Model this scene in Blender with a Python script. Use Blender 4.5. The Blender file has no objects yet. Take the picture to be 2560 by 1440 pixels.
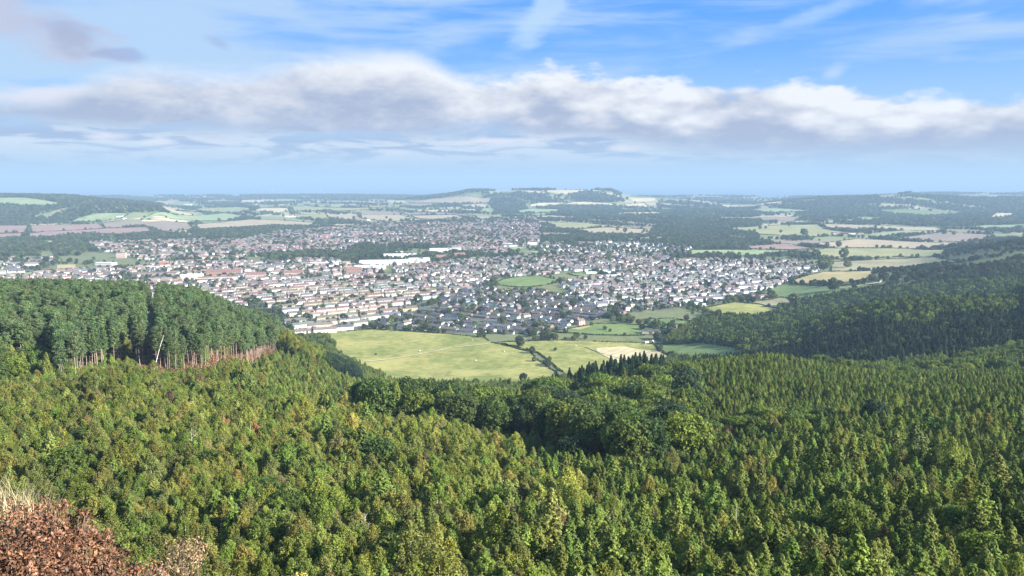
import bpy, math, random
import numpy as np
from mathutils import Vector
from mathutils.geometry import delaunay_2d_cdt

# ------------------------------------------------------------------ camera, light, exposure
scene = bpy.context.scene
COL = scene.collection
F, CX, CY, CH = 1934.0, 1280.0, 720.0, 200.0          # focal length and centre in photo pixels, camera height
PITCH = math.atan((720 - 452) / F)
cd = bpy.data.cameras.new('camera'); cam = bpy.data.objects.new('camera', cd); COL.objects.link(cam)
cd.sensor_width = 36; cd.lens = 36 * F / 2560; cd.clip_start = 0.3; cd.clip_end = 200000
cam.location = (0, 0, CH); cam.rotation_euler = (math.pi / 2 - PITCH, 0, 0)
scene.camera = cam
SUN_AZ, SUN_EL = math.radians(112), math.radians(27)   # clockwise from the view direction (+Y)
sd = bpy.data.lights.new('sun', 'SUN'); sun = bpy.data.objects.new('sun', sd); COL.objects.link(sun)
sd.energy = 4.9; sd.angle = math.radians(0.53); sd.color = (1.0, 0.95, 0.87)
SD = Vector((math.sin(SUN_AZ) * math.cos(SUN_EL), math.cos(SUN_AZ) * math.cos(SUN_EL), math.sin(SUN_EL)))
sun.rotation_euler = SD.to_track_quat('Z', 'Y').to_euler()
scene.view_settings.view_transform = 'Standard'; scene.view_settings.look = 'None'
scene.view_settings.gamma = 1; scene.view_settings.use_curve_mapping = False
scene.view_settings.exposure = 1.68
scene.render.engine = 'CYCLES'
scene.cycles.max_bounces = 6; scene.cycles.diffuse_bounces = 3; scene.cycles.transparent_max_bounces = 4
scene.cycles.volume_bounces = 0; scene.cycles.use_denoising = True
SKY_STRENGTH = 0.14
HAZE_DENSITY = 1.1e-4

def px_dir(px, py):
    a = (py - CY) / F
    cp, sp = math.cos(PITCH), math.sin(PITCH)
    x = (px - CX) / F
    return np.array([x, cp - a * sp, -sp - a * cp])    # right, forward, up (unnormalised)

def az_el(px, py):
    d = px_dir(px, py)
    return math.atan2(d[0], d[1]), math.atan2(d[2], math.hypot(d[0], d[1]))

def project(x, y, z):
    cp, sp = math.cos(PITCH), math.sin(PITCH)
    dz = z - CH
    fwd = y * cp - dz * sp
    up = y * sp + dz * cp
    fwd = np.where(fwd < 0.1, 0.1, fwd)
    return CX + F * x / fwd, CY - F * up / fwd

# ------------------------------------------------------------------ node helpers
def N(nt, typ, **kw):
    n = nt.nodes.new(typ)
    for k, v in kw.items():
        if k.startswith('i_'):
            key = k[2:]
            n.inputs[int(key) if key.isdigit() else key.replace('_', ' ')].default_value = v
        else:
            setattr(n, k, v)
    return n

def math_node(nt, op, a, b=None, c=None, clamp=False):
    n = nt.nodes.new('ShaderNodeMath'); n.operation = op; n.use_clamp = clamp
    for i, v in enumerate((a, b, c)):
        if v is None: continue
        if isinstance(v, (int, float)): n.inputs[i].default_value = v
        else: nt.links.new(v, n.inputs[i])
    return n.outputs[0]

def mix_node(nt, fac, a, b, mode='MIX'):
    n = nt.nodes.new('ShaderNodeMix'); n.data_type = 'RGBA'; n.blend_type = mode
    for i, v in ((0, fac), (6, a), (7, b)):
        if isinstance(v, (int, float)): n.inputs[i].default_value = v
        elif isinstance(v, tuple): n.inputs[i].default_value = (*v, 1) if len(v) == 3 else v
        else: nt.links.new(v, n.inputs[i])
    return n.outputs[2]

def step_node(nt, v, lo, hi, o0=0.0, o1=1.0):
    n = nt.nodes.new('ShaderNodeMapRange'); n.interpolation_type = 'SMOOTHSTEP'
    for i, q in enumerate((v, lo, hi, o0, o1)):
        if isinstance(q, (int, float)): n.inputs[i].default_value = q
        else: nt.links.new(q, n.inputs[i])
    return n.outputs[0]

def noise_node(nt, vec, scale, detail=4, rough=0.55, dist=0.0):
    n = nt.nodes.new('ShaderNodeTexNoise'); n.inputs['Scale'].default_value = scale
    n.inputs['Detail'].default_value = detail; n.inputs['Roughness'].default_value = rough
    n.inputs['Distortion'].default_value = dist
    nt.links.new(vec, n.inputs['Vector'])
    return n.outputs['Fac']

# ------------------------------------------------------------------ sky with clouds (world)
def build_world():
    w = bpy.data.worlds.new('World'); scene.world = w; w.use_nodes = True
    nt = w.node_tree; nt.nodes.clear()
    out = nt.nodes.new('ShaderNodeOutputWorld'); bg = nt.nodes.new('ShaderNodeBackground')
    bg.inputs['Strength'].default_value = SKY_STRENGTH
    nt.links.new(bg.outputs[0], out.inputs[0])
    sky = nt.nodes.new('ShaderNodeTexSky'); sky.sky_type = 'NISHITA'; sky.sun_disc = False
    sky.sun_elevation = SUN_EL; sky.sun_rotation = SUN_AZ; sky.altitude = 300; sky.air_density = 1.0
    sky.dust_density = 0.6; sky.ozone_density = 1.5
    tc = nt.nodes.new('ShaderNodeTexCoord'); sep = nt.nodes.new('ShaderNodeSeparateXYZ')
    nrm = nt.nodes.new('ShaderNodeVectorMath'); nrm.operation = 'NORMALIZE'
    nt.links.new(tc.outputs['Generated'], nrm.inputs[0]); nt.links.new(nrm.outputs[0], sep.inputs[0])
    X, Y, Z = sep.outputs
    az = math_node(nt, 'ARCTAN2', X, Y)
    el = math_node(nt, 'ARCSINE', Z)
    azn = math_node(nt, 'MULTIPLY_ADD', az, 1 / (2 * math.pi), 0.5)
    K = 1 / SKY_STRENGTH
    def col(r, g, b):   # display colour -> radiance before strength
        f = lambda c: ((c / 255 + 0.055) / 1.055) ** 2.4 if c > 10 else c / 255 / 12.92
        return tuple(f(c) * K / (2 ** scene.view_settings.exposure) for c in (r, g, b))
    def curve(pts):     # photo pixels (x, y) -> elevation over azimuth
        n = nt.nodes.new('ShaderNodeFloatCurve'); nt.links.new(azn, n.inputs[1])
        c = n.mapping.curves[0]
        q = [az_el(*p) for p in pts]
        q = [(a / (2 * math.pi) + 0.5, e / 0.5) for a, e in q]
        ends = 0.5 * (q[0][1] + q[-1][1])
        q = [(0.0, ends)] + q + [(1.0, ends)]
        c.points[0].location = q[0]; c.points[1].location = q[-1]
        for p in q[1:-1]: c.points.new(*p)
        for p in c.points: p.handle_type = 'AUTO'
        n.mapping.update()
        return math_node(nt, 'MULTIPLY', n.outputs[0], 0.5)
    # cloud space: direction stretched so that clouds lie flat
    mp = nt.nodes.new('ShaderNodeMapping'); mp.inputs['Scale'].default_value = (1, 1, 2.6)
    nt.links.new(nrm.outputs[0], mp.inputs[0]); V = mp.outputs[0]
    mp2 = nt.nodes.new('ShaderNodeMapping'); mp2.inputs['Scale'].default_value = (1, 1, 7)
    nt.links.new(nrm.outputs[0], mp2.inputs[0]); V2 = mp2.outputs[0]
    n_big = noise_node(nt, V, 6, 5, 0.5, 0.25)
    n_mid = noise_node(nt, V, 16, 6, 0.55, 0.3)
    n_fine = noise_node(nt, V, 38, 5, 0.6, 0.2)
    n_xf = noise_node(nt, V, 95, 4, 0.6, 0.3)
    n_str = noise_node(nt, V2, 5, 5, 0.55, 0.4)
    n_str2 = noise_node(nt, V2, 9, 6, 0.62, 0.5)
    # clear sky
    gm = mix_node(nt, step_node(nt, el, 0.0, 0.25), col(160, 205, 246), col(70, 155, 252))
    sk = mix_node(nt, 1.0, sky.outputs[0], (1.0, 1.15, 1.35), 'MULTIPLY')
    base = mix_node(nt, 0.96, sk, gm)
    # whitish veil, strong on the left, thin on the right
    left = step_node(nt, az, 0.12, -0.45)
    vm = math_node(nt, 'MULTIPLY', step_node(nt, math_node(nt, 'ADD', n_str, math_node(nt, 'MULTIPLY', left, 0.22)), 0.42, 0.78), 0.85)
    veil_low = math_node(nt, 'MULTIPLY', step_node(nt, el, 0.16, 0.06), 0.35)
    vm = math_node(nt, 'MAXIMUM', vm, veil_low)
    c = mix_node(nt, vm, base, col(192, 220, 248))
    # wisps
    def wisp(c, px, py, wx, wy, rot, colr, strength, nz):
        a0, e0 = az_el(px, py)
        da = math_node(nt, 'SUBTRACT', az, a0); de = math_node(nt, 'SUBTRACT', el, e0)
        cr, sr = math.cos(rot), math.sin(rot)
        p = math_node(nt, 'ADD', math_node(nt, 'MULTIPLY', da, cr), math_node(nt, 'MULTIPLY', de, sr))
        q = math_node(nt, 'SUBTRACT', math_node(nt, 'MULTIPLY', de, cr), math_node(nt, 'MULTIPLY', da, sr))
        p = math_node(nt, 'DIVIDE', p, wx / F); q = math_node(nt, 'DIVIDE', q, wy / F)
        r = math_node(nt, 'SQRT', math_node(nt, 'ADD', math_node(nt, 'MULTIPLY', p, p), math_node(nt, 'MULTIPLY', q, q)))
        r = math_node(nt, 'ADD', r, math_node(nt, 'MULTIPLY_ADD', nz, 2.4, -1.2))
        m = math_node(nt, 'MULTIPLY', step_node(nt, r, 1.15, 0.2), strength)
        return mix_node(nt, m, c, colr)
    c = wisp(c, 1370, 10, 150, 48, math.radians(52), col(196, 226, 252), 0.75, n_mid)
    c = wisp(c, 2060, 25, 130, 24, math.radians(15), col(190, 222, 252), 0.6, n_mid)
    c = wisp(c, 2085, 180, 34, 20, 0.4, col(205, 225, 250), 0.6, n_mid)
    c = wisp(c, 80, 70, 190, 62, -0.15, col(198, 204, 226), 0.9, n_mid)
    c = wisp(c, 170, 85, 70, 38, -0.3, col(172, 183, 214), 0.8, n_mid)
    c = wisp(c, 310, 135, 60, 16, 0.0, col(160, 180, 222), 0.7, n_mid)
    c = wisp(c, 548, 108, 30, 14, -0.3, col(170, 190, 230), 0.7, n_mid)
    c = wisp(c, 100, 240, 170, 30, 0.05, col(232, 234, 245), 0.9, n_mid)
    # grey low layers under the band
    top2 = curve([(-200, 290), (200, 300), (700, 330), (1200, 322), (1700, 300), (2100, 290), (2560, 300), (2800, 300)])
    bot2 = curve([(-200, 440), (200, 425), (700, 434), (1200, 430), (1700, 425), (2100, 430), (2560, 436), (2800, 436)])
    u2 = math_node(nt, 'SUBTRACT', top2, el)
    l2 = math_node(nt, 'SUBTRACT', el, bot2)
    m2 = math_node(nt, 'MULTIPLY', step_node(nt, math_node(nt, 'MULTIPLY_ADD', n_str2, 0.03, u2), 0.0, 0.03),
                   step_node(nt, math_node(nt, 'MULTIPLY_ADD', n_str2, 0.04, l2), 0.012, 0.04))
    s2 = step_node(nt, n_str2, 0.43, 0.55)
    c2 = mix_node(nt, s2, col(166, 187, 220), col(222, 233, 246))
    c = mix_node(nt, math_node(nt, 'MULTIPLY', m2, 0.92), c, c2)
    for (x, y, wx, wy) in ((265, 340, 60, 13), (398, 354, 44, 10), (985, 382, 46, 10), (1560, 372, 60, 10), (2060, 345, 180, 18), (2350, 305, 170, 18), (1250, 352, 150, 10)):
        c = wisp(c, x, y, wx, wy, 0.03, col(238, 240, 250), 0.85, n_mid)
    # main cloud band
    top = curve([(-500, 220), (-100, 222), (90, 224), (180, 200), (260, 162), (400, 152), (560, 160), (700, 140), (800, 122), (900, 108), (1000, 112), (1080, 140), (1130, 172),
                 (1250, 190), (1340, 172), (1400, 158), (1460, 170), (1560, 186), (1660, 192), (1760, 198), (1850, 198), (1900, 190), (1960, 194), (2060, 214), (2120, 212),
                 (2200, 232), (2330, 236), (2450, 226), (2560, 228), (2700, 240), (3000, 250)])
    bot = curve([(-500, 300), (-100, 298), (110, 300), (200, 305), (350, 316), (560, 320), (800, 330), (1000, 335), (1200, 330), (1400, 328), (1560, 345), (1800, 378),
                 (2060, 384), (2300, 384), (2560, 385), (2800, 385)])
    puff = math_node(nt, 'ADD', math_node(nt, 'MULTIPLY_ADD', n_mid, 0.055, -0.0275), math_node(nt, 'MULTIPLY_ADD', n_fine, 0.028, -0.014))
    puff = math_node(nt, 'ADD', puff, math_node(nt, 'MULTIPLY_ADD', n_xf, 0.014, -0.007))
    vor = nt.nodes.new('ShaderNodeTexVoronoi'); vor.feature = 'SMOOTH_F1'; vor.inputs['Scale'].default_value = 17; vor.inputs['Smoothness'].default_value = 0.35; vor.inputs['Detail'].default_value = 1.5
    nt.links.new(V, vor.inputs['Vector'])
    bil = math_node(nt, 'MULTIPLY_ADD', vor.outputs['Distance'], -0.022, 0.014)
    puff = math_node(nt, 'ADD', puff, bil)
    right = step_node(nt, az, -0.12, 0.02)
    soft = step_node(nt, az, 0.0, -0.2, 0.017, 0.036)
    puff = math_node(nt, 'MULTIPLY', puff, step_node(nt, right, 0, 1, 0.22, 0.7))
    ut = math_node(nt, 'ADD', math_node(nt, 'ADD', math_node(nt, 'SUBTRACT', top, el), puff), 0.004)
    lt = math_node(nt, 'ADD', math_node(nt, 'SUBTRACT', el, bot), math_node(nt, 'MULTIPLY_ADD', n_str2, 0.07, -0.030))
    mt = step_node(nt, ut, -0.001, soft)
    mb = step_node(nt, lt, -0.008, 0.020)
    m = math_node(nt, 'MULTIPLY', mt, mb)
    rel = math_node(nt, 'DIVIDE', math_node(nt, 'SUBTRACT', el, bot), math_node(nt, 'SUBTRACT', top, bot))
    shade = math_node(nt, 'ADD', math_node(nt, 'MULTIPLY_ADD', rel, 1.15, 0.0), math_node(nt, 'MULTIPLY_ADD', n_big, 1.5, -0.75))
    shade = math_node(nt, 'ADD', shade, math_node(nt, 'MULTIPLY_ADD', n_mid, 0.9, -0.45))
    shade = math_node(nt, 'ADD', shade, math_node(nt, 'MULTIPLY_ADD', n_fine, 0.55, -0.275))
    shade = math_node(nt, 'ADD', shade, math_node(nt, 'MULTIPLY_ADD', n_xf, 0.3, -0.15))
    shade = math_node(nt, 'ADD', shade, math_node(nt, 'MULTIPLY', math_node(nt, 'MULTIPLY_ADD', vor.outputs['Distance'], -0.7, 0.28), right))
    shade = math_node(nt, 'ADD', shade, step_node(nt, az, -0.16, -0.04, -0.14, 0.20))
    ramp = nt.nodes.new('ShaderNodeValToRGB'); nt.links.new(shade, ramp.inputs[0])
    e = ramp.color_ramp.elements
    stops = [(0.0, (174, 187, 214)), (0.22, (192, 202, 223)), (0.45, (216, 221, 234)), (0.64, (231, 235, 244)), (0.88, (247, 250, 254))]
    while len(e) < len(stops): e.new(0.5)
    for q, (p, cc) in zip(e, stops):
        q.position = p; cl = col(*cc); q.color = (cl[0] / K, cl[1] / K, cl[2] / K, 1)
    cc = mix_node(nt, 1.0, ramp.outputs[0], (K, K, K), 'MULTIPLY')
    c = mix_node(nt, m, c, cc)
    # pale air above the horizon
    c = mix_node(nt, step_node(nt, el, 0.056, 0.006, 0.0, 0.92), c, col(184, 210, 238))
    nt.links.new(c, bg.inputs[0])
build_world()

# ------------------------------------------------------------------ terrain height
def depr(py): return math.tan(PITCH + math.atan((py - CY) / F))
TU = np.array([-1.5, -0.75, -0.5, -0.42, -0.33, -0.165, 0.0, 0.165, 0.33, 0.5, 0.66, 0.85, 1.1, 1.5])
TY = np.array([0, 3, 6, 12, 25, 50, 80, 110, 150, 220, 300, 350, 400, 450, 500, 550, 600, 700, 800, 900, 1000, 1150, 1300, 1500, 1700, 2000, 2500, 20000], float)
near = [198.4, 196.5, 193.5, 188, 178, 163, 149]
TZ = np.array([near + r for r in [
    [141,137,130,125,122,119,118,116,112,106,90,66,45,30,16,6,2,0,0,0,0],
    [141,137,130,122,118,118,118,116,112,105,85,60,38,20,8,2,0,0,0,0,0],
    [141,137,128,119,115,116,118,115,108,98,72,40,16,5,0,0,0,0,0,0,0],
    [141,136,126,115,112,112,113,111,104,93,64,32,10,1,0,0,0,0,0,0,0],
    [141,133,122,110,102,95,89,89,85,77,48,20,4,0,0,0,0,0,0,0,0],
    [141,131,118,104,92,79,66,54,42,31,12,2,0,0,0,0,0,0,0,0,0],
    [141,130,115,98,88,76,65,52,40,27,10,2,0,0,0,0,0,0,0,0,0],
    [140,130,115,99,93,88,82,72,52,32,12,2,0,0,0,0,0,0,0,0,0],
    [140,131,118,107,102,98,90,76,56,38,24,26,22,10,2,0,0,0,0,0,0],
    [141,133,121,109,102,92,80,68,58,52,60,70,56,34,18,40,24,6,0,0,0],
    [142,134,122,111,102,92,82,74,68,66,72,75,60,38,28,58,60,68,46,10,0],
    [143,136,124,114,108,104,100,98,98,104,124,140,142,128,110,95,90,85,60,20,0],
    [143,138,130,122,116,112,112,122,146,170,196,208,198,170,140,140,120,100,70,30,0],  # unseen moor on the right, this row and the next, raised to throw shade
    [150,146,142,140,138,136,138,144,154,168,190,204,204,190,165,160,130,110,80,40,0]]], float)
def _smooth(t): return t * t * (3 - 2 * t)
def _table(u, y):
    u = np.clip(u, TU[0], TU[-1]); y = np.clip(y, 0, TY[-1] - 1)
    i = np.clip(np.searchsorted(TU, u, 'right') - 1, 0, len(TU) - 2)
    j = np.clip(np.searchsorted(TY, y, 'right') - 1, 0, len(TY) - 2)
    a = _smooth((u - TU[i]) / (TU[i + 1] - TU[i])) * 0.5 + 0.5 * (u - TU[i]) / (TU[i + 1] - TU[i])
    b = (y - TY[j]) / (TY[j + 1] - TY[j])
    return (TZ[i, j] * (1 - a) + TZ[i + 1, j] * a) * (1 - b) + (TZ[i, j + 1] * (1 - a) + TZ[i + 1, j + 1] * a) * b
RIDGES = [  # silhouette in photo pixels, distance of the crest, length of the front and back slope
    ([(-900,486),(0,486),(90,487),(180,488),(215,493),(300,500),(400,511),(480,530)], 4600, 1500, 1500),
    ([(100,520),(180,512),(250,509),(330,511),(400,520),(430,535)], 3900, 500, 500),
    ([(-900,490),(200,492),(300,490),(600,488),(850,487),(1000,489),(1100,492),(1500,495),(1640,490),(1760,489),(1900,491),(2100,494),(2300,500),(3400,500)], 9300, 900, 900),
    ([(1000,500),(1060,493),(1110,487),(1150,480),(1170,475),(1200,474),(1300,474),(1420,473),(1500,473),(1530,475),(1550,484),(1610,490),(1720,496)], 6900, 1500, 1200),
    ([(1180,500),(1240,488),(1320,486),(1420,490),(1540,492),(1580,503)], 6200, 700, 500),
    ([(1870,516),(1900,508),(1950,501),(2050,494),(2160,491),(2230,484),(2290,480),(2350,484),(2420,489),(2600,492),(3400,488)], 5900, 1300, 900),
    ([(2060,495),(2180,489),(2300,484),(2560,480),(3400,474)], 8600, 1500, 1500),
    ([(560,527),(700,519),(860,521),(1000,520),(1060,530)], 5200, 900, 900),
]
_R = []
for prof, yc, fr, bk in RIDGES:
    us, zs = [], []
    for px, py in prof:
        d = px_dir(px, py); us.append(d[0] / d[1]); zs.append(CH + d[2] / d[1] * yc - 8)
    us = [us[0] - 0.03] + us + [us[-1] + 0.03]; zs = [min(zs[0], 0) if prof[0][0] > 0 else zs[0]] + zs + [min(zs[-1], 0) if prof[-1][0] < 2600 else zs[-1]]
    _R.append((np.array(us), np.maximum(np.array(zs), 0), yc, fr, bk))
def _vn(x, y, s, seed):
    x = x / s + seed * 17.3; y = y / s + seed * 9.1
    return (np.sin(x * 1.3 + 2 * np.sin(y * 0.7)) * np.cos(y * 1.1 + 1.5 * np.sin(x * 0.6)) + 0.5 * np.sin(x * 2.9 + y * 1.7 + seed)) / 1.5
def height(x, y):
    x = np.asarray(x, float); y = np.asarray(y, float)
    yy = np.maximum(y, 0.5)
    u = x / yy
    r = np.hypot(x, y)
    z = _table(np.where(y > 0.5, u, np.sign(x) * 1.5), np.where(y > 0.5, np.where(np.abs(u) > 1.5, np.abs(x) / 1.5, yy), 0))
    z = np.where(y <= 0.5, 198.4 + np.clip((np.abs(x) - 3) * 0.02, 0, 20), z)
    # rock knoll just below the camera on the left
    z = z + 7.0 * np.exp(-(((x + 8.9) / 3.3) ** 2 + ((y - 12.9) / 3.3) ** 2))
    for us, zs, yc, fr, bk in _R:
        h = np.interp(u, us, zs)
        t = np.where(y < yc, np.clip((y - (yc - fr)) / fr, 0, 1), np.clip(1 - (y - yc) / bk, 0, 1))
        z = np.maximum(z, np.where(y > 1500, h * _smooth(t), 0))
    z = z + np.clip((y - 2600) / 2500, 0, 1) * 5 * _vn(x, y, 420, 1) * (y < 9000)
    z = z + np.clip(1 - np.abs(y - 450) / 500, 0, 1) * 1.2 * _vn(x, y, 38, 2) * np.clip((y - 70) / 60, 0, 1)
    # the coast falls away to the sea
    z = z - 112 * _smooth(np.clip((y - 9600) / 1100, 0, 1)) * (1 - _smooth(np.clip((u - 0.5) / 0.3, 0, 1)) * np.clip((15000 - y) / 3000, 0, 1))
    z = np.where(r > 21000, -112, z)
    return z

def unproject(pts, y0=760.0):
    Ys = y0 * 1.0025 ** np.arange(1, 1150)
    Ys = Ys[Ys < 11500]
    out = []
    for px, py in pts:
        d = px_dir(px, py)
        X = d[0] / d[1] * Ys; Zr = CH + d[2] / d[1] * Ys; Zt = height(X, Ys)
        k = np.nonzero(Zr <= Zt)[0]
        k = k[0] if len(k) else np.argmin(Zr - Zt)
        out.append((X[k], Ys[k]))
    return np.array(out)

def inside(poly, x, y):
    n = len(poly); c = np.zeros(np.shape(x), bool); j = n - 1
    for i in range(n):
        xi, yi = poly[i]; xj, yj = poly[j]
        t = ((yi > y) != (yj > y)) & (x < (xj - xi) * (y - yi) / (yj - yi + 1e-12) + xi)
        c ^= t; j = i
    return c

# ------------------------------------------------------------------ object helpers
def mesh_np(name, V, Fq, mat=None, smooth=False, mats=None, midx=None):
    me = bpy.data.meshes.new(name)
    V = np.asarray(V, np.float32); Fq = np.asarray(Fq, np.int32)
    k = Fq.shape[1]
    me.vertices.add(len(V)); me.vertices.foreach_set('co', V.ravel())
    me.loops.add(Fq.size); me.loops.foreach_set('vertex_index', Fq.ravel())
    me.polygons.add(len(Fq)); me.polygons.foreach_set('loop_start', np.arange(0, Fq.size, k, dtype=np.int32))
    if smooth: me.polygons.foreach_set('use_smooth', np.ones(len(Fq), bool))
    for m in (mats or ([mat] if mat else [])): me.materials.append(m)
    if midx is not None: me.polygons.foreach_set('material_index', np.asarray(midx, np.int32))
    me.update(calc_edges=True)
    return me

class MB:     # collects polygons for one mesh
    def __init__(s): s.v = []; s.f = []; s.m = []; s.mats = []
    def mi(s, mat):
        if mat not in s.mats: s.mats.append(mat)
        return s.mats.index(mat)
    def add(s, vs, fs, mat):
        o = len(s.v); i = s.mi(mat); s.v += [tuple(v) for v in vs]
        for f in fs: s.f.append([o + q for q in f]); s.m.append(i)
        return s
    def box(s, x0, x1, y0, y1, z0, z1, mat):
        return s.add([(x0,y0,z0),(x1,y0,z0),(x1,y1,z0),(x0,y1,z0),(x0,y0,z1),(x1,y0,z1),(x1,y1,z1),(x0,y1,z1)],
                     [(0,1,5,4),(1,2,6,5),(2,3,7,6),(3,0,4,7),(4,5,6,7),(3,2,1,0)], mat)
    def tube(s, pts, rad, mat, n=6):
        pts = [Vector(p) for p in pts]; vs = []; fs = []
        for i, p in enumerate(pts):
            t = (pts[min(i + 1, len(pts) - 1)] - pts[max(i - 1, 0)]).normalized()
            a = t.cross(Vector((0.3, 1, 0.1))).normalized(); b = t.cross(a)
            for k in range(n):
                q = 2 * math.pi * k / n
                vs.append(p + (a * math.cos(q) + b * math.sin(q)) * rad[i])
        for i in range(len(pts) - 1):
            for k in range(n):
                fs.append((i*n+k, i*n+(k+1)%n, (i+1)*n+(k+1)%n, (i+1)*n+k))
        fs.append(tuple((len(pts)-1)*n+k for k in range(n)))
        return s.add(vs, fs, mat)
    def mesh(s, name, smooth=False):
        me = bpy.data.meshes.new(name); me.from_pydata(s.v, [], s.f)
        for m in s.mats: me.materials.append(m)
        me.polygons.foreach_set('material_index', np.array(s.m, np.int32))
        if smooth: me.polygons.foreach_set('use_smooth', np.ones(len(s.f), bool))
        me.update(); return me

def link(name, me, parent=None, loc=(0,0,0), rz=0, **props):
    o = bpy.data.objects.new(name, me); COL.objects.link(o)
    o.location = loc; o.rotation_euler = (0, 0, rz)
    if parent: o.parent = parent
    for k, v in props.items(): o[k] = v
    return o

# ------------------------------------------------------------------ materials
def new_mat(name):
    m = bpy.data.materials.new(name); m.use_nodes = True
    nt = m.node_tree; b = nt.nodes['Principled BSDF']
    b.inputs['Roughness'].default_value = 0.85; b.inputs['Specular IOR Level'].default_value = 0.2
    return m, nt, b

def plain(name, c, rough=0.8, var=0.25, scale=0.6, spec=0.2):
    m, nt, b = new_mat(name)
    g = nt.nodes.new('ShaderNodeNewGeometry')
    n = noise_node(nt, g.outputs['Position'], scale, 3)
    f = step_node(nt, n, 0.25, 0.75, 1 - var, 1 + var)
    cmb = nt.nodes.new('ShaderNodeCombineColor')
    for i in range(3): nt.links.new(f, cmb.inputs[i])
    nt.links.new(mix_node(nt, 1.0, c, cmb.outputs[0], 'MULTIPLY'), b.inputs['Base Color'])
    b.inputs['Roughness'].default_value = rough; b.inputs['Specular IOR Level'].default_value = spec
    return m

def tinted(name, leaf=False, var=0.3, nscale=0.5, rough=0.7, spec=0.15, trans=0.25, isl=0.7):
    """base colour from the object's own 'tint' property (or its instance's), broken up by noise"""
    m, nt, b = new_mat(name)
    a = nt.nodes.new('ShaderNodeAttribute'); a.attribute_type = 'INSTANCER'; a.attribute_name = 'tint'
    g = nt.nodes.new('ShaderNodeNewGeometry')
    n = noise_node(nt, g.outputs['Position'], nscale, 3)
    if leaf:
        r = math_node(nt, 'MULTIPLY_ADD', g.outputs['Random Per Island'], isl, 1 - isl / 2)
        f = math_node(nt, 'MULTIPLY', r, step_node(nt, n, 0.3, 0.7, 1 - var, 1 + var))
    else:
        f = step_node(nt, n, 0.3, 0.7, 1 - var, 1 + var)
    cmb = nt.nodes.new('ShaderNodeCombineColor')
    for i in range(3): nt.links.new(f, cmb.inputs[i])
    c = mix_node(nt, 1.0, a.outputs['Color'], cmb.outputs[0], 'MULTIPLY')
    nt.links.new(c, b.inputs['Base Color'])
    b.inputs['Roughness'].default_value = rough; b.inputs['Specular IOR Level'].default_value = spec
    if leaf:
        tr = nt.nodes.new('ShaderNodeBsdfTranslucent'); nt.links.new(c, tr.inputs[0])
        mx = nt.nodes.new('ShaderNodeMixShader'); mx.inputs[0].default_value = trans
        nt.links.new(b.outputs[0], mx.inputs[1]); nt.links.new(tr.outputs[0], mx.inputs[2])
        nt.links.new(mx.outputs[0], nt.nodes['Material Output'].inputs[0])
    return m

M_LEAF = tinted('foliage', True, trans=0.45)
M_TINT = tinted('painted_surface', False, var=0.10, nscale=0.35)
M_BARK = plain('bark', (0.13, 0.095, 0.065), 0.9, 0.3, 2.0)
M_PBARK = plain('pine_bark', (0.27, 0.205, 0.165), 0.9, 0.3, 1.2)
M_BIRCH = plain('birch_bark', (0.55, 0.52, 0.46), 0.8, 0.35, 3.0)
M_DEAD = plain('dead_wood', (0.50, 0.46, 0.40), 0.85, 0.25, 2.5)
M_GLASS = plain('window_glass', (0.04, 0.05, 0.06), 0.15, 0.2, 0.5, 0.5)
M_ASPHALT = plain('asphalt', (0.075, 0.075, 0.08), 0.9, 0.2, 0.1)
M_WHITE = plain('white_paint', (0.8, 0.8, 0.78), 0.5, 0.05, 0.3)
M_METAL = plain('grey_sheet_roof', (0.55, 0.58, 0.58), 0.5, 0.12, 0.08, 0.4)
M_CHIM = plain('chimney_brick', (0.26, 0.15, 0.11), 0.9, 0.2, 1.0)

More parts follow.
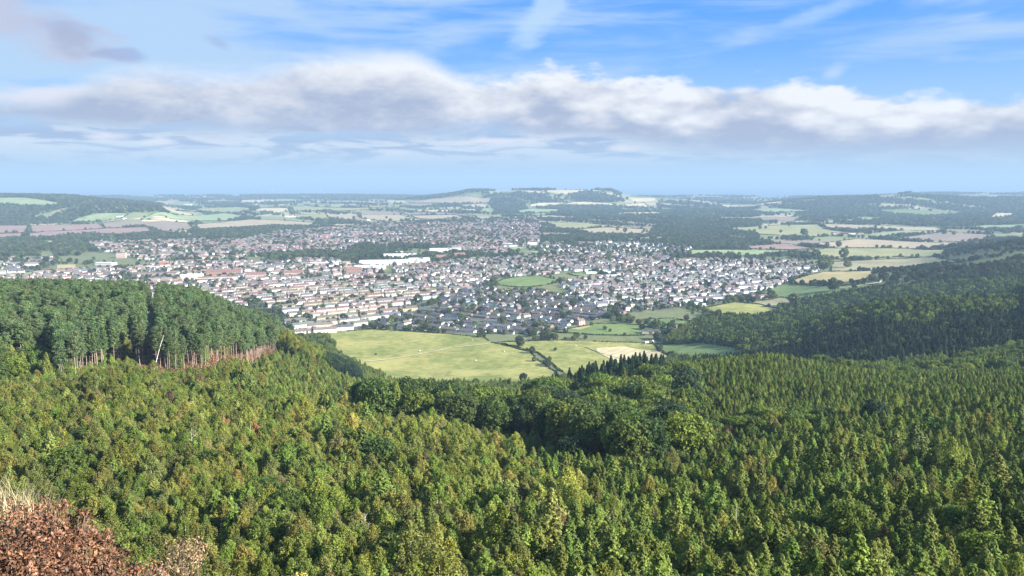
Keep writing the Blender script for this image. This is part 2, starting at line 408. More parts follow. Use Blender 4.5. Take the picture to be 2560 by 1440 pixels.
def ground_material():
    m, nt, b = new_mat('ground_cover')
    g = nt.nodes.new('ShaderNodeNewGeometry'); P = g.outputs['Position']
    sep = nt.nodes.new('ShaderNodeSeparateXYZ'); nt.links.new(P, sep.inputs[0])
    a = nt.nodes.new('ShaderNodeAttribute'); a.attribute_name = 'cover'   # r: town, g: woodland floor, b: bracken
    sa = nt.nodes.new('ShaderNodeSeparateColor'); nt.links.new(a.outputs['Color'], sa.inputs[0])
    n1 = noise_node(nt, P, 0.004, 5); n2 = noise_node(nt, P, 0.05, 5); n3 = noise_node(nt, P, 0.6, 4)
    grass = mix_node(nt, step_node(nt, n2, 0.35, 0.65), (0.105, 0.13, 0.045), (0.17, 0.175, 0.07))
    grass = mix_node(nt, step_node(nt, n1, 0.35, 0.7), grass, (0.15, 0.16, 0.075))
    vo = nt.nodes.new('ShaderNodeTexVoronoi'); vo.voronoi_dimensions = '2D'; vo.inputs['Scale'].default_value = 0.0034
    mpv = nt.nodes.new('ShaderNodeMapping'); mpv.inputs['Scale'].default_value = (0.8, 1.15, 1); mpv.inputs['Rotation'].default_value = (0, 0, 0.35)
    nt.links.new(P, mpv.inputs[0]); nt.links.new(mpv.outputs[0], vo.inputs['Vector'])
    sv = nt.nodes.new('ShaderNodeSeparateColor'); nt.links.new(vo.outputs['Color'], sv.inputs[0])
    rp = nt.nodes.new('ShaderNodeValToRGB'); rp.color_ramp.interpolation = 'CONSTANT'; nt.links.new(sv.outputs[0], rp.inputs[0])
    el_ = rp.color_ramp.elements
    cl_ = [(0, (.14,.18,.07)), (.22, (.20,.22,.10)), (.42, (.34,.28,.17)), (.58, (.12,.17,.05)), (.7, (.26,.19,.14)), (.84, (.42,.36,.21))]
    while len(el_) < len(cl_): el_.new(.5)
    for q_, (p_, c_) in zip(el_, cl_): q_.position = p_; q_.color = (*c_, 1)
    patch = mix_node(nt, step_node(nt, n2, .3, .7, 0, .35), rp.outputs[0], (.18,.19,.09))
    grass = mix_node(nt, step_node(nt, sep.outputs[1], 2300, 2600), grass, patch)
    town = mix_node(nt, step_node(nt, n3, 0.4, 0.6), (0.06, 0.085, 0.035), (0.15, 0.145, 0.13))
    town = mix_node(nt, step_node(nt, n2, 0.45, 0.62), town, (0.11, 0.125, 0.06))
    wood = mix_node(nt, step_node(nt, n3, 0.35, 0.65), (0.045, 0.060, 0.022), (0.10, 0.11, 0.04))
    brk = mix_node(nt, step_node(nt, n3, 0.35, 0.65), (0.15, 0.085, 0.05), (0.27, 0.17, 0.09))
    c = mix_node(nt, sa.outputs[0], grass, town)
    c = mix_node(nt, sa.outputs[1], c, wood)
    c = mix_node(nt, sa.outputs[2], c, brk)
    nt.links.new(c, b.inputs['Base Color'])
    return m

def field_material(name, c1, c2, stripe=0.0, ang=0.0, rough_patch=0.5):
    m, nt, b = new_mat(name)
    g = nt.nodes.new('ShaderNodeNewGeometry'); P = g.outputs['Position']
    n1 = noise_node(nt, P, 0.012, 5, 0.6); n2 = noise_node(nt, P, 0.11, 5, 0.65); n3 = noise_node(nt, P, 0.9, 3)
    f = math_node(nt, 'ADD', math_node(nt, 'MULTIPLY', n1, 0.5), math_node(nt, 'MULTIPLY', n2, 0.35))
    f = math_node(nt, 'ADD', f, math_node(nt, 'MULTIPLY', n3, 0.15))
    if stripe:
        mp = nt.nodes.new('ShaderNodeMapping'); mp.inputs['Rotation'].default_value = (0, 0, ang)
        nt.links.new(P, mp.inputs[0])
        w = nt.nodes.new('ShaderNodeTexWave'); w.inputs['Scale'].default_value = 0.03
        w.inputs['Distortion'].default_value = 1.5; nt.links.new(mp.outputs[0], w.inputs[0])
        f = math_node(nt, 'ADD', f, math_node(nt, 'MULTIPLY_ADD', w.outputs['Fac'], stripe, -stripe / 2))
    c = mix_node(nt, step_node(nt, f, 0.5 - rough_patch * 0.2, 0.5 + rough_patch * 0.2), c1, c2)
    n4 = noise_node(nt, P, 0.028, 7, 0.72, 0.6)
    c = mix_node(nt, step_node(nt, n4, 0.54, 0.66, 0, 0.55), c, tuple(v * q for v, q in zip(c1, (0.72, 0.66, 0.7))))
    nt.links.new(c, b.inputs['Base Color'])
    return m

# ------------------------------------------------------------------ districts of the town (photo outline -> ground)
DIST = {
 'terraces': [(480,735),(600,715),(760,705),(900,700),(1060,715),(1112,738),(1060,772),(985,792),(905,818),(880,828),(800,835),(735,828),(690,800),(600,770),(520,755)],
 'bungalows': [(905,815),(1000,790),(1070,772),(1125,738),(1200,718),(1262,727),(1342,724),(1420,742),(1500,770),(1560,782),(1480,803),(1425,818),(1380,832),(1250,835),(1180,833),(1100,830),(980,824)],
 'semis': [(1420,702),(1520,692),(1700,652),(1850,650),(1980,655),(2062,670),(1962,706),(1905,730),(1800,755),(1640,778),(1560,782),(1500,768),(1430,740),(1405,714)],
 'middle': [(990,668),(1150,652),(1300,642),(1480,640),(1640,640),(1700,650),(1520,690),(1500,680),(1415,678),(1390,688),(1240,692),(1205,716),(1120,737),(1060,714),(975,700)],
 'outskirts': [(1350,612),(1500,605),(1600,608),(1720,618),(1760,640),(1640,640),(1480,640),(1350,642)],
 'old_town': [(640,592),(700,578),(900,565),(1010,556),(1200,549),(1345,545),(1352,600),(1310,614),(1250,640),(1130,632),(1115,612),(900,612),(860,628),(760,632),(640,640),(560,618)],
 'north_estate': [(215,608),(480,600),(640,600),(640,642),(520,652),(430,648),(400,660),(240,625)],
 'west_side': [(-300,700),(0,690),(200,674),(420,658),(560,652),(640,656),(800,648),(905,660),(980,692),(900,700),(600,715),(480,735),(380,732),(200,725),(0,740),(-300,770)],
 'far_west': [(-200,672),(0,640),(60,650),(140,640),(150,660),(60,690),(-200,700)],
}
DISTW = {}
for k, p in DIST.items():
    DISTW[k] = unproject(p, 1000.0)

FIELD_COL = {
 'plough': ((0.235,0.150,0.115),(0.300,0.200,0.155)), 'brown': ((0.20,0.155,0.11),(0.27,0.21,0.15)),
 'tan': ((0.30,0.235,0.14),(0.40,0.32,0.20)), 'straw': ((0.42,0.35,0.19),(0.56,0.47,0.28)),
 'gold': ((0.30,0.25,0.10),(0.45,0.36,0.16)), 'pale': ((0.19,0.24,0.10),(0.28,0.33,0.16)),
 'green': ((0.105,0.155,0.045),(0.17,0.215,0.065)), 'olive': ((0.20,0.205,0.08),(0.31,0.29,0.13)),
 'meadow': ((0.140,0.170,0.038),(0.33,0.30,0.095)), 'rough': ((0.20,0.18,0.09),(0.34,0.30,0.16)),
}
FM = {k: field_material(k + '_field', a, b, 0.10 if k in ('plough','tan','straw','brown') else 0.0, 0.6) for k, (a, b) in FIELD_COL.items()}
FIELDS = [  # outline in the photo, colour, words, hedge
 ([(-90,500),(0,495),(60,495),(110,501),(158,511),(130,516),(60,517),(0,513),(-90,514)],'pale','pale green hill field above the left-hand wood',0),
 ([(-90,566),(70,564),(66,582),(-90,586)],'plough','brown field at the foot of the left-hand wood',1),
 ([(75,565),(180,562),(247,560),(262,571),(180,577),(80,582)],'plough','ploughed field under the left-hand wood',1),
 ([(-90,589),(62,583),(55,592),(0,601),(-90,606)],'plough','lower ploughed field beside the river trees',1),
 ([(68,585),(120,579),(250,573),(368,568),(388,582),(320,588),(240,584),(150,590),(75,595)],'plough','long ploughed field above the river trees',1),
 ([(165,559),(200,545),(240,534),(312,533),(322,536),(300,547),(240,554)],'pale','green field sloping up to the end of the left-hand wood',1),
 ([(350,551),(372,540),(410,531),(560,533),(622,543),(585,551),(485,553)],'pale','wide green field right of the white farm',1),
 ([(315,551),(482,553),(484,557),(360,556)],'straw','thin straw strip below the wide green field',0),
 ([(255,558),(312,551),(470,558),(485,573),(440,578),(400,580),(390,574),(360,566),(264,571)],'brown','brown stubble field below the white farm',1),
 ([(490,562),(630,549),(700,551),(790,558),(770,567),(690,566),(600,572),(500,577)],'tan','grey tan field above the far row of poplars',1),
 ([(400,581),(475,571),(482,577),(425,585)],'gold','small golden patch by the river trees',0),
 ([(440,527),(500,521),(600,518),(640,522),(600,531),(500,529)],'olive','flat olive field behind the green one',1),
 ([(640,524),(660,521),(715,521),(722,528),(685,534),(640,528)],'straw','pale straw field in the middle distance',0),
 ([(600,521),(750,517),(900,520),(1000,521),(880,527),(735,528),(722,520),(655,519)],'olive','long olive field across the middle distance',1),
 ([(735,538),(815,535),(822,547),(880,550),(835,551),(745,547)],'olive','green field left of the narrow lane',1),
 ([(820,538),(886,536),(902,547),(880,549),(824,546)],'tan','tan field left of the narrow lane',0),
 ([(898,538),(1000,538),(1032,546),(1060,551),(960,554),(905,546)],'tan','tan field with one dark tree in it',1),
 ([(1028,540),(1130,538),(1162,542),(1080,549),(1045,547)],'tan','tan field above the top of the town',1),
 ([(1000,533),(1100,532),(1190,540),(1165,541),(1130,537),(1020,538)],'brown','grey brown field above the tan ones',1),
 ([(862,552),(960,555),(1098,551),(1000,559),(905,560)],'olive','green strip behind the town roofs',1),
 ([(1040,525),(1188,523),(1195,528),(1120,531),(1042,528)],'straw','pale straw field left of the dark valley wood',1),
 ([(1205,522),(1235,521),(1238,530),(1200,530)],'pale','small green field beside the valley wood',0),
 ([(1010,507),(1080,498),(1140,492),(1230,495),(1222,507),(1150,510),(1065,508)],'tan','large tan field on the left foot of the flat-topped hill',1),
 ([(600,501),(676,500),(745,506),(700,508),(605,505)],'straw','far straw field by the coast woods',0),
 ([(690,498),(730,498),(742,503),(690,502)],'pale','far pale field by the coast woods',0),
 ([(772,503),(880,502),(958,505),(900,510),(792,508)],'tan','far pinkish field on the plain',1),
 ([(962,503),(1010,503),(1020,509),(980,509)],'straw','far straw corner under the hill',0),
 ([(760,513),(900,515),(1010,512),(1020,518),(900,519),(800,518)],'olive','narrow olive field on the plain',1),
 ([(322,505),(395,502),(440,505),(340,509)],'tan','far tan field behind the left-hand wood',0),
 ([(1212,478),(1258,479),(1242,485),(1222,486)],'pale','pale green patch high on the flat-topped hill',0),
 ([(1350,478),(1425,475),(1500,477),(1460,482),(1425,488),(1395,486)],'straw','straw field on the top of the flat-topped hill',0),
 ([(1300,479),(1345,478),(1370,484),(1330,483)],'straw','small straw field on the hill top',0),
 ([(1325,513),(1350,508),(1420,508),(1400,512),(1350,518),(1325,517)],'straw','straw field under the hill woods, left piece',1),
 ([(1410,511),(1430,507),(1465,505),(1535,510),(1530,516),(1480,514)],'straw','straw field under the hill woods, right piece',1),
 ([(1550,487),(1575,486),(1572,493),(1552,492)],'pale','pale field on the right shoulder of the hill',0),
 ([(1575,497),(1635,495),(1640,501),(1620,506),(1582,505)],'straw','straw field right of the flat-topped hill',0),
 ([(1560,512),(1610,507),(1622,518),(1570,517)],'straw','lower straw field right of the flat-topped hill',1),
 ([(1295,527),(1330,522),(1415,525),(1390,530),(1300,535)],'pale','pale green fields below the hill woods',1),
 ([(1300,538),(1390,530),(1370,538),(1300,541)],'olive','olive field near the white cottage',1),
 ([(1540,537),(1562,532),(1640,531),(1680,538),(1600,539)],'straw','straw strip behind the long dark wood',0),
 ([(1355,556),(1450,557),(1520,564),(1600,570),(1612,573),(1520,568),(1440,573),(1400,571),(1370,562)],'olive','olive field in front of the long barn',1),
 ([(1440,574),(1520,569),(1612,574),(1606,583),(1560,587),(1470,583)],'tan','tan stubble field with two dark trees',1),
 ([(1425,604),(1488,605),(1484,610),(1440,612)],'brown','small brown field behind the upper houses',1),
 ([(1568,600),(1622,595),(1626,602),(1575,603)],'pale','small pale field among the woods behind the houses',0),
 ([(1240,707),(1260,699),(1300,692),(1350,691),(1395,700),(1387,709),(1345,716),(1312,719),(1280,717),(1250,714)],'green','round green playing field among the houses',1),
 ([(1417,685),(1455,681),(1500,686),(1505,692),(1475,696),(1432,689)],'green','school playing field beside the long white roof',1),
 ([(1230,620),(1290,617),(1322,621),(1285,625)],'pale','green behind the white cottages',0),
 ([(1300,628),(1410,627),(1402,634),(1340,633)],'pale','park green behind the middle houses',0),
 ([(803,836),(855,830),(930,825),(1005,829),(1120,836),(1212,845),(1228,858),(1275,868),(1325,882),(1350,905),(1390,930),(1400,960),(1250,975),(1000,970),(890,915),(850,885),(820,855)],'meadow','big yellow green pasture below the town',1),
 ([(1245,857),(1290,856),(1400,852),(1600,858),(1640,863),(1680,900),(1620,930),(1560,940),(1440,945),(1400,928),(1350,885)],'meadow','sloping pasture behind the dark spruces',1),
 ([(1490,873),(1560,868),(1640,880),(1667,892),(1645,920),(1560,915),(1500,886)],'straw','dry straw slope in the right-hand pasture',0),
 ([(1640,862),(1755,858),(1850,872),(1840,905),(1720,905),(1672,891),(1645,878)],'green','bright green pasture half in the hill shade',1),
 ([(1380,830),(1440,820),(1500,810),(1600,814),(1660,826),(1690,832),(1560,840),(1480,838)],'green','green paddock at the edge of the bungalows',1),
 ([(1425,822),(1478,810),(1492,812),(1450,826)],'gold','dry bank beside the last bungalows',0),
 ([(1605,800),(1680,797),(1725,805),(1718,812),(1640,811)],'green','small green field behind the stables',1),
 ([(1665,815),(1730,810),(1724,821),(1690,824)],'rough','grey tan riding paddock by the stables',0),
 ([(1758,772),(1832,757),(1900,762),(1960,776),(1900,800),(1800,792)],'meadow','yellow green field between the houses and the dark hill',1),
 ([(1880,757),(1958,743),(1985,764),(1965,772),(1900,760)],'rough','dry field beside the brick building',0),
 ([(1922,727),(1950,708),(1990,712),(2100,715),(2205,715),(2150,722),(2055,742),(2010,752),(1930,742)],'green','green field with one round tree on its right side',1),
 ([(1978,702),(2020,690),(2062,680),(2150,679),(2205,677),(2160,700),(2080,709),(1992,710)],'gold','golden field at the right end of the town',1),
 ([(2078,656),(2240,648),(2330,641),(2400,655),(2250,675),(2150,677),(2078,678)],'rough','rough dry pasture below the right-hand hedgerow',1),
 ([(2008,629),(2067,622),(2260,621),(2364,625),(2358,640),(2245,641),(2127,650),(2040,646)],'olive','rolling olive field above the right-hand hedgerow',1),
 ([(1800,622),(1889,615),(1966,610),(2037,622),(1978,625),(1880,622)],'plough','brown field behind the right-hand houses',1),
 ([(1722,626),(1812,625),(1970,627),(1990,633),(1900,640),(1727,636)],'pale','green strip behind the right-hand houses',1),
 ([(2002,614),(2067,607),(2141,598),(2216,601),(2417,607),(2364,620),(2216,620),(2067,620)],'tan','wide tan field below the farm lane',1),
 ([(2222,598),(2364,580),(2483,588),(2453,604),(2275,601)],'brown','brown field running to the far right hills',1),
 ([(1800,572),(1948,563),(2045,562),(2060,573),(2160,588),(2008,593),(1889,585)],'olive','park pasture dotted with single trees',1),
 ([(2046,560),(2186,564),(2343,569),(2364,578),(2156,574),(2067,570)],'tan','long tan field behind the farm',1),
 ([(2171,586),(2245,578),(2400,574),(2330,582),(2200,591)],'pale','green field right of the farm',0),
 ([(2189,526),(2275,524),(2423,533),(2334,543),(2245,537)],'green','bright green field at the foot of the right-hand ridge',1),
 ([(2135,543),(2230,548),(2171,553),(2150,551)],'pale','small pale field among the ridge woods',0),
 ([(2474,541),(2500,534),(2530,534),(2542,540),(2492,546)],'straw','small straw field at the far right',0),
 ([(1800,512),(1972,504),(1934,512),(1800,517)],'straw','straw field left of the right-hand ridge',1),
 ([(1800,527),(1919,521),(2031,528),(1919,531)],'pale','pale green field left of the right-hand ridge',1),
 ([(1800,543),(2005,543),(1984,554),(1800,551)],'brown','brown field behind the park pasture',1),
 ([(2423,566),(2640,560),(2640,568),(2453,571)],'pale','pale strip near the far right edge',0),
 ([(2165,492),(2260,486),(2400,487),(2640,490),(2640,496),(2400,493),(2200,496)],'brown','brown heather moor behind the right-hand ridge',0),
 ([(485,597),(570,595),(582,600),(487,602)],'green','green beside the top of the north estate',0),
 ([(142,663),(190,662),(185,671),(142,672)],'gold','small bright field left of the town',0),
 ([(-60,688),(105,680),(110,684),(8,692),(-60,696)],'pale','pale green strip beside the left-hand houses',0),
 ([(1700,490),(1790,488),(1800,493),(1720,494)],'tan','far tan field near the sea',0),
 ([(190,490),(240,489),(310,491),(250,492)],'straw','white sands on the far coast',0),
 ([(560,521),(600,521),(590,527),(545,527)],'pale','small field right of the wide green one',0),
 ([(480,508),(520,504),(550,506),(520,509)],'pale','far pale field right of the left-hand hill',0),
]
FW = []
random.seed(5); rng = np.random.default_rng(7)
def drape(name, poly, lift, mat, step, jag=0.0, **props):
    P = []
    n = len(poly)
    for i in range(n):
        a = np.array(poly[i]); b = np.array(poly[(i + 1) % n])
        k = max(1, int(np.linalg.norm(b - a) / step))
        for t in range(k):
            q = a + (b - a) * t / k
            P.append(q + (rng.normal(0, jag, 2) if t else 0))
    P = np.array(P)
    x0, y0 = P.min(0); x1, y1 = P.max(0)
    gx, gy = np.meshgrid(np.arange(x0, x1, step), np.arange(y0, y1, step))
    gx = gx.ravel(); gy = gy.ravel()
    ins = inside(P, gx, gy)
    # keep interior points off the boundary
    G = np.stack([gx[ins], gy[ins]], 1)
    if len(G):
        d = np.min(np.hypot(G[:, None, 0] - P[None, :, 0], G[:, None, 1] - P[None, :, 1]), 1)
        G = G[d > step * 0.4]
    allp = [Vector((float(a), float(b))) for a, b in np.concatenate([P, G])]
    v, e, f, _, _, _ = delaunay_2d_cdt(allp, [], [list(range(len(P)))], 1, 1e-4)
    v = np.array([(q.x, q.y) for q in v]); z = height(v[:, 0], v[:, 1]) + lift
    tri = np.array([q for q in f if len(q) == 3], np.int32)
    if not len(tri): return None
    me = mesh_np(name, np.column_stack([v, z]), tri, mat, True)
    return link(name, me, **props)

HEDGE_JOBS = []
for k, (poly, colr, desc, hedge) in enumerate(FIELDS):
    w = unproject(poly, 640.0 if min(p[1] for p in poly) > 790 else 1000.0)
    FW.append(w)
    ym = w[:, 1].mean(); ext = max(w.max(0) - w.min(0))
    drape('field', w, 0.25 + ym * 0.00025 + (0.5 if ym > 4000 else 0) + 0.02 * (k % 5) + (0.5 if colr == 'straw' and ym < 1200 else 0), FM[colr], max(ext / 22, 12), ext * 0.004, kind='structure')
    if hedge: HEDGE_JOBS.append((w, desc, ym))

# ------------------------------------------------------------------ ground, sea, haze
FRu, FRy = [], []
for p_ in [(-300,1010),(150,962),(250,930),(325,905),(362,930),(500,928),(640,912),(700,885)]:
    w_ = unproject([p_], 250.0)[0]; FRu.append(w_[0] / w_[1]); FRy.append(w_[1])
FRu = np.array(FRu); FRy = np.array(FRy)
def in_bracken(x, y):     # the band of dead bracken at the foot of the right half of the pine stand
    yy = np.maximum(y, 1); u = x / yy; f = np.interp(u, FRu, FRy)
    return (u > FRu[3]) & (u < FRu[-1]) & (y > f - 20) & (y < f + 55)
def near_unproject(pts, y0): return unproject(pts, y0)
FOREST_FRONT = 1180.0
def build_ground():
    az = np.concatenate([np.arange(-180, -50, 5.0), np.arange(-50, 50, 0.3), np.arange(50, 180, 5.0)])
    r = [2.0]
    while r[-1] < 22000: r.append(r[-1] * 1.021 + 0.05)
    r = np.array(r); A, R = np.meshgrid(np.radians(az), r)
    x = (np.sin(A) * R).ravel(); y = (np.cos(A) * R).ravel(); z = height(x, y)
    na, nr = len(az), len(r)
    i, j = np.meshgrid(np.arange(nr - 1), np.arange(na), indexing='ij')
    j2 = (j + 1) % na
    q = np.stack([i * na + j, (i + 1) * na + j, (i + 1) * na + j2, i * na + j2], -1).reshape(-1, 4)
    # centre cap
    V = np.column_stack([x, y, z]); V = np.vstack([V, [0, 0, 198.4]])
    cap = np.array([[len(V) - 1, k, (k + 1) % na, (k + 1) % na] for k in range(na)])
    me = bpy.data.meshes.new('ground')
    me.from_pydata(V.tolist(), [], [tuple(t) for t in q.tolist()] + [(c[0], c[1], c[2]) for c in cap.tolist()])
    me.materials.append(ground_material())
    me.polygons.foreach_set('use_smooth', np.ones(len(me.polygons), bool))
    at = me.color_attributes.new('cover', 'FLOAT_COLOR', 'POINT')
    cv = np.zeros((len(V), 4), np.float32); cv[:, 3] = 1
    for w in DISTW.values(): cv[inside(w, V[:, 0], V[:, 1]), 0] = 1
    px, py = project(V[:, 0], V[:, 1], V[:, 2])
    hill = (V[:, 2] > 6) & (V[:, 1] < 2400)
    cv[hill, 1] = 0.9
    cv[in_bracken(V[:, 0], V[:, 1]), 2] = 1
    knoll = (np.hypot(V[:, 0] + 7.6, V[:, 1] - 11.5) < 6); cv[knoll, 1] = 0.75; cv[knoll, 2] = 0.25
    at.data.foreach_set('color', cv.ravel())
    me.update()
    link('ground', me, kind='structure')
build_ground()

def build_sea():
    m, nt, b = new_mat('sea_water')
    b.inputs['Base Color'].default_value = (0.03, 0.075, 0.14, 1); b.inputs['Roughness'].default_value = 0.35
    b.inputs['Specular IOR Level'].default_value = 0.3
    n = 96; R = 56000
    V = [(0, 0, -100)] + [(R * math.cos(2*math.pi*k/n), R * math.sin(2*math.pi*k/n), -100) for k in range(n)]
    f = [(0, k + 1, (k + 1) % n + 1) for k in range(n)]
    me = bpy.data.meshes.new('sea'); me.from_pydata(V, [], f); me.materials.append(m); link('sea', me, kind='structure')
build_sea()

def build_haze():
    m = bpy.data.materials.new('haze_air'); m.use_nodes = True; nt = m.node_tree; nt.nodes.clear()
    o = nt.nodes.new('ShaderNodeOutputMaterial'); v = nt.nodes.new('ShaderNodeVolumePrincipled')
    v.inputs['Color'].default_value = (0.36, 0.52, 0.68, 1); v.inputs['Density'].default_value = HAZE_DENSITY
    v.inputs['Anisotropy'].default_value = 0.0
    nt.links.new(v.outputs[0], o.inputs['Volume'])
    b = MB(); b.box(-60000, 60000, -60000, 60000, -114, 330, m)
    link('haze', b.mesh('haze'), kind='stuff')
build_haze()

# ------------------------------------------------------------------ tree shapes
def leaf_quads(C, Nn, size, r, aspect=1.6, droop=0.0):
    """rhombic leaf sprays at centres C facing Nn"""
    n = len(C)
    Nn = Nn / (np.linalg.norm(Nn, axis=1, keepdims=True) + 1e-9)
    t = r.normal(size=(n, 3)); t[:, 2] -= droop
    t -= (t * Nn).sum(1, keepdims=True) * Nn
    t /= np.linalg.norm(t, axis=1, keepdims=True) + 1e-9
    b = np.cross(Nn, t)
    s = np.asarray(size).reshape(-1, 1) * (0.7 + 0.6 * r.random((n, 1)))
    bend = Nn * s * 0.18
    V = np.stack([C - t * s * aspect / 2 - bend, C + b * s / 2 + bend * 0.3, C + t * s * aspect / 2 - bend, C - b * s / 2 + bend * 0.3], 1).reshape(-1, 3)
    Q = np.arange(4 * n).reshape(-1, 4)
    return V, Q

def sphere_pts(r, n):
    v = r.normal(size=(n, 3)); return v / np.linalg.norm(v, axis=1, keepdims=True)

def clump_crown(r, centres, radii, per, leaf, flat=0.8, up=0.25):
    Cs, Ns = [], []
    for c, rad in zip(centres, radii):
        d = sphere_pts(r, per); rr = rad * (0.55 + 0.5 * r.random((per, 1)))
        p = d * rr * [1, 1, flat]
        Cs.append(p + c); Ns.append(d + 0.55 * r.normal(size=(per, 3)) + [0, 0, up])
    return leaf_quads(np.concatenate(Cs), np.concatenate(Ns), leaf, r)

def birch_crown(r, H, W, ncl=40, per=60, leaf=0.24):
    cs, rs = [], []
    for k in range(ncl):
        t = 0.07 + 0.93 * (k + r.random()) / ncl
        prof = math.sin(math.pi * min(t, 0.985) ** 0.72) ** 0.75
        a = r.random() * 6.283 + k * 2.4; q = W / 2 * prof * (0.25 + 0.75 * r.random())
        cs.append([q * math.cos(a), q * math.sin(a), t * H + 0.25 * q]); rs.append(W * 0.08 * (0.6 + 0.5 * prof) * (0.6 + 0.9 * r.random()))
    return clump_crown(r, np.array(cs), rs, per, leaf, 1.75, 0.35)

def larch_crown(r, H, W, nb=110, per=22, leaf=0.22, rise=0.45, tip=1.0, base=0.08, jit=0.10, pw=0.8):
    Cs, Ns = [], []
    for k in range(nb):
        t = base + (1 - base) * (k + r.random()) / nb
        L = (W / 2) * ((1 - t) ** pw * tip + 0.05) * (0.7 + 0.55 * r.random())
        a = k * 2.399 + r.random() * 0.6
        s = r.random(per) ** 0.7
        x = s * L
        p = np.column_stack([x * math.cos(a), x * math.sin(a), t * H + rise * x - 0.12 * x * x / max(L, .1)])
        j = r.normal(size=(per, 3)) * (0.04 + jit * L * (1 - 0.5 * s[:, None]))
        Cs.append(p + j); Ns.append(j / (np.linalg.norm(j, axis=1, keepdims=True) + 1e-6) + 0.45 * r.normal(size=(per, 3)) + [0.5*math.cos(a), 0.5*math.sin(a), 0.4])
    return leaf_quads(np.concatenate(Cs), np.concatenate(Ns), leaf, r, 2.0)

def pine_crown(r, H, W, ncl=34, per=70, leaf=0.34, low=0.52):
    cs, rs = [], []
    for k in range(ncl):
        t = low + (1 - low) * (k + r.random()) / ncl
        tt = (t - low) / (1 - low)
        prof = (math.sin(math.pi * (0.12 + 0.80 * tt)) ** 0.7) * (1 - 0.25 * tt)
        a = k * 2.4 + r.random(); q = W / 2 * prof * (0.25 + 0.7 * r.random())
        cs.append([q * math.cos(a), q * math.sin(a), t * H * 0.98]); rs.append(W * 0.17 * (0.7 + 0.6 * r.random()))
    return clump_crown(r, np.array(cs), rs, per, leaf, 0.55, 0.4)

def broad_crown(r, H, W, ncl=70, per=75, leaf=0.42, base=0.22):
    cs, rs = [], []
    cz = H * (1 + base) / 2; hz = H * (1 - base) / 2
    lob = [(sphere_pts(r, 1)[0], 0.75 + 0.35 * r.random()) for _ in range(7)]
    for k in range(ncl):
        z = 1 - 2 * (k + 0.5) / ncl; a = k * 2.39996 + r.random() * 0.5
        d = np.array([math.sqrt(1 - z*z) * math.cos(a), math.sqrt(1 - z*z) * math.sin(a), z])
        m = max(max(0, d @ l) ** 3 * w for l, w in lob)
        q = 0.58 + 0.34 * m + 0.08 * r.random()
        cs.append([d[0] * W/2 * q, d[1] * W/2 * q, cz + d[2] * hz * q]); rs.append(W * 0.125 * (0.7 + 0.6 * r.random()))
    return clump_crown(r, np.array(cs), rs, per, leaf, 0.85)

def trunk_mesh(name, r, H, rad, mat, limbs=5, spread=1.2, start=0.3, lean=0.03):
    b = MB(); w = [r.normal() * lean * H for _ in range(2)]
    pts = [(w[0] * (t ** 2) + 0.02 * H * math.sin(5 * t), w[1] * t ** 2, -0.6 + (H + 0.6) * t) for t in (0, .12, .3, .5, .7, .88, 1.0)]
    b.tube(pts, [rad * 1.25, rad, rad * .85, rad * .68, rad * .48, rad * .25, rad * .06], mat, 6)
    for k in range(limbs):
        t = start + (0.9 - start) * k / max(limbs, 1); a = k * 2.4 + r.random()
        z = (H + .6) * t - .6; L = spread * (1.1 - t) * (0.8 + 0.4 * r.random())
        c = (w[0] * t * t, w[1] * t * t)
        b.tube([(c[0], c[1], z), (c[0] + math.cos(a) * L * .5, c[1] + math.sin(a) * L * .5, z + L * .35), (c[0] + math.cos(a) * L, c[1] + math.sin(a) * L, z + L * .55)],
               [rad * .4 * (1 - t * .5), rad * .25 * (1 - t * .5), rad * .06], mat, 4)
    return b.mesh(name, True)

KINDS = {}   # kind -> list of (crown mesh, trunk mesh, H)
def reg(kind, n, fn, H, trunk):
    KINDS[kind] = []
    for k in range(n):
        r = np.random.default_rng(sum(map(ord, kind)) + 31 * k)
        V, Q = fn(r)
        KINDS[kind].append((mesh_np(kind + '_crown', V, Q, M_LEAF), trunk(r) if trunk else None))
reg('birch_tree', 7, lambda r: birch_crown(r, 8.0, 3.9 + 1.3 * r.random(), 170, 36, 0.15), 8, lambda r: trunk_mesh('birch_trunk', r, 7.8, 0.085, M_BIRCH, 5, 1.5))
reg('larch_tree', 7, lambda r: larch_crown(r, 8.4, 4.5 + 1.5 * r.random(), 150, 46, 0.155, 0.3 + 0.35 * r.random(), 1.0, 0.04, 0.075, 0.78 + 0.2 * r.random()), 8, lambda r: trunk_mesh('larch_trunk', r, 7.8, 0.09, M_BARK, 5, 1.1))
reg('pine_tree', 5, lambda r: pine_crown(r, 20.0, 4.8 + 1.8 * r.random(), 40, 64, 0.30, 0.44 + 0.14 * r.random()), 20, lambda r: trunk_mesh('pine_trunk', r, 19.4, 0.15 + 0.07 * r.random(), M_PBARK, 8, 2.3, 0.4, 0.02))
reg('spruce_tree', 3, lambda r: larch_crown(r, 15.0, 6.2, 190, 26, 0.30, -0.30, 1.05, 0.06), 15, lambda r: trunk_mesh('spruce_trunk', r, 14.6, 0.18, M_BARK, 0))
reg('broadleaf_tree', 5, lambda r: broad_crown(r, 13.0, 10.5), 13, lambda r: trunk_mesh('broadleaf_trunk', r, 10.0, 0.28, M_BARK, 7, 4.2, 0.25))
reg('larch_tall', 3, lambda r: larch_crown(r, 17.0, 6.6, 210, 28, 0.36, 0.15, 1.0, 0.1), 17, lambda r: trunk_mesh('larch_tall_trunk', r, 16.5, 0.2, M_BARK, 6, 2.2))
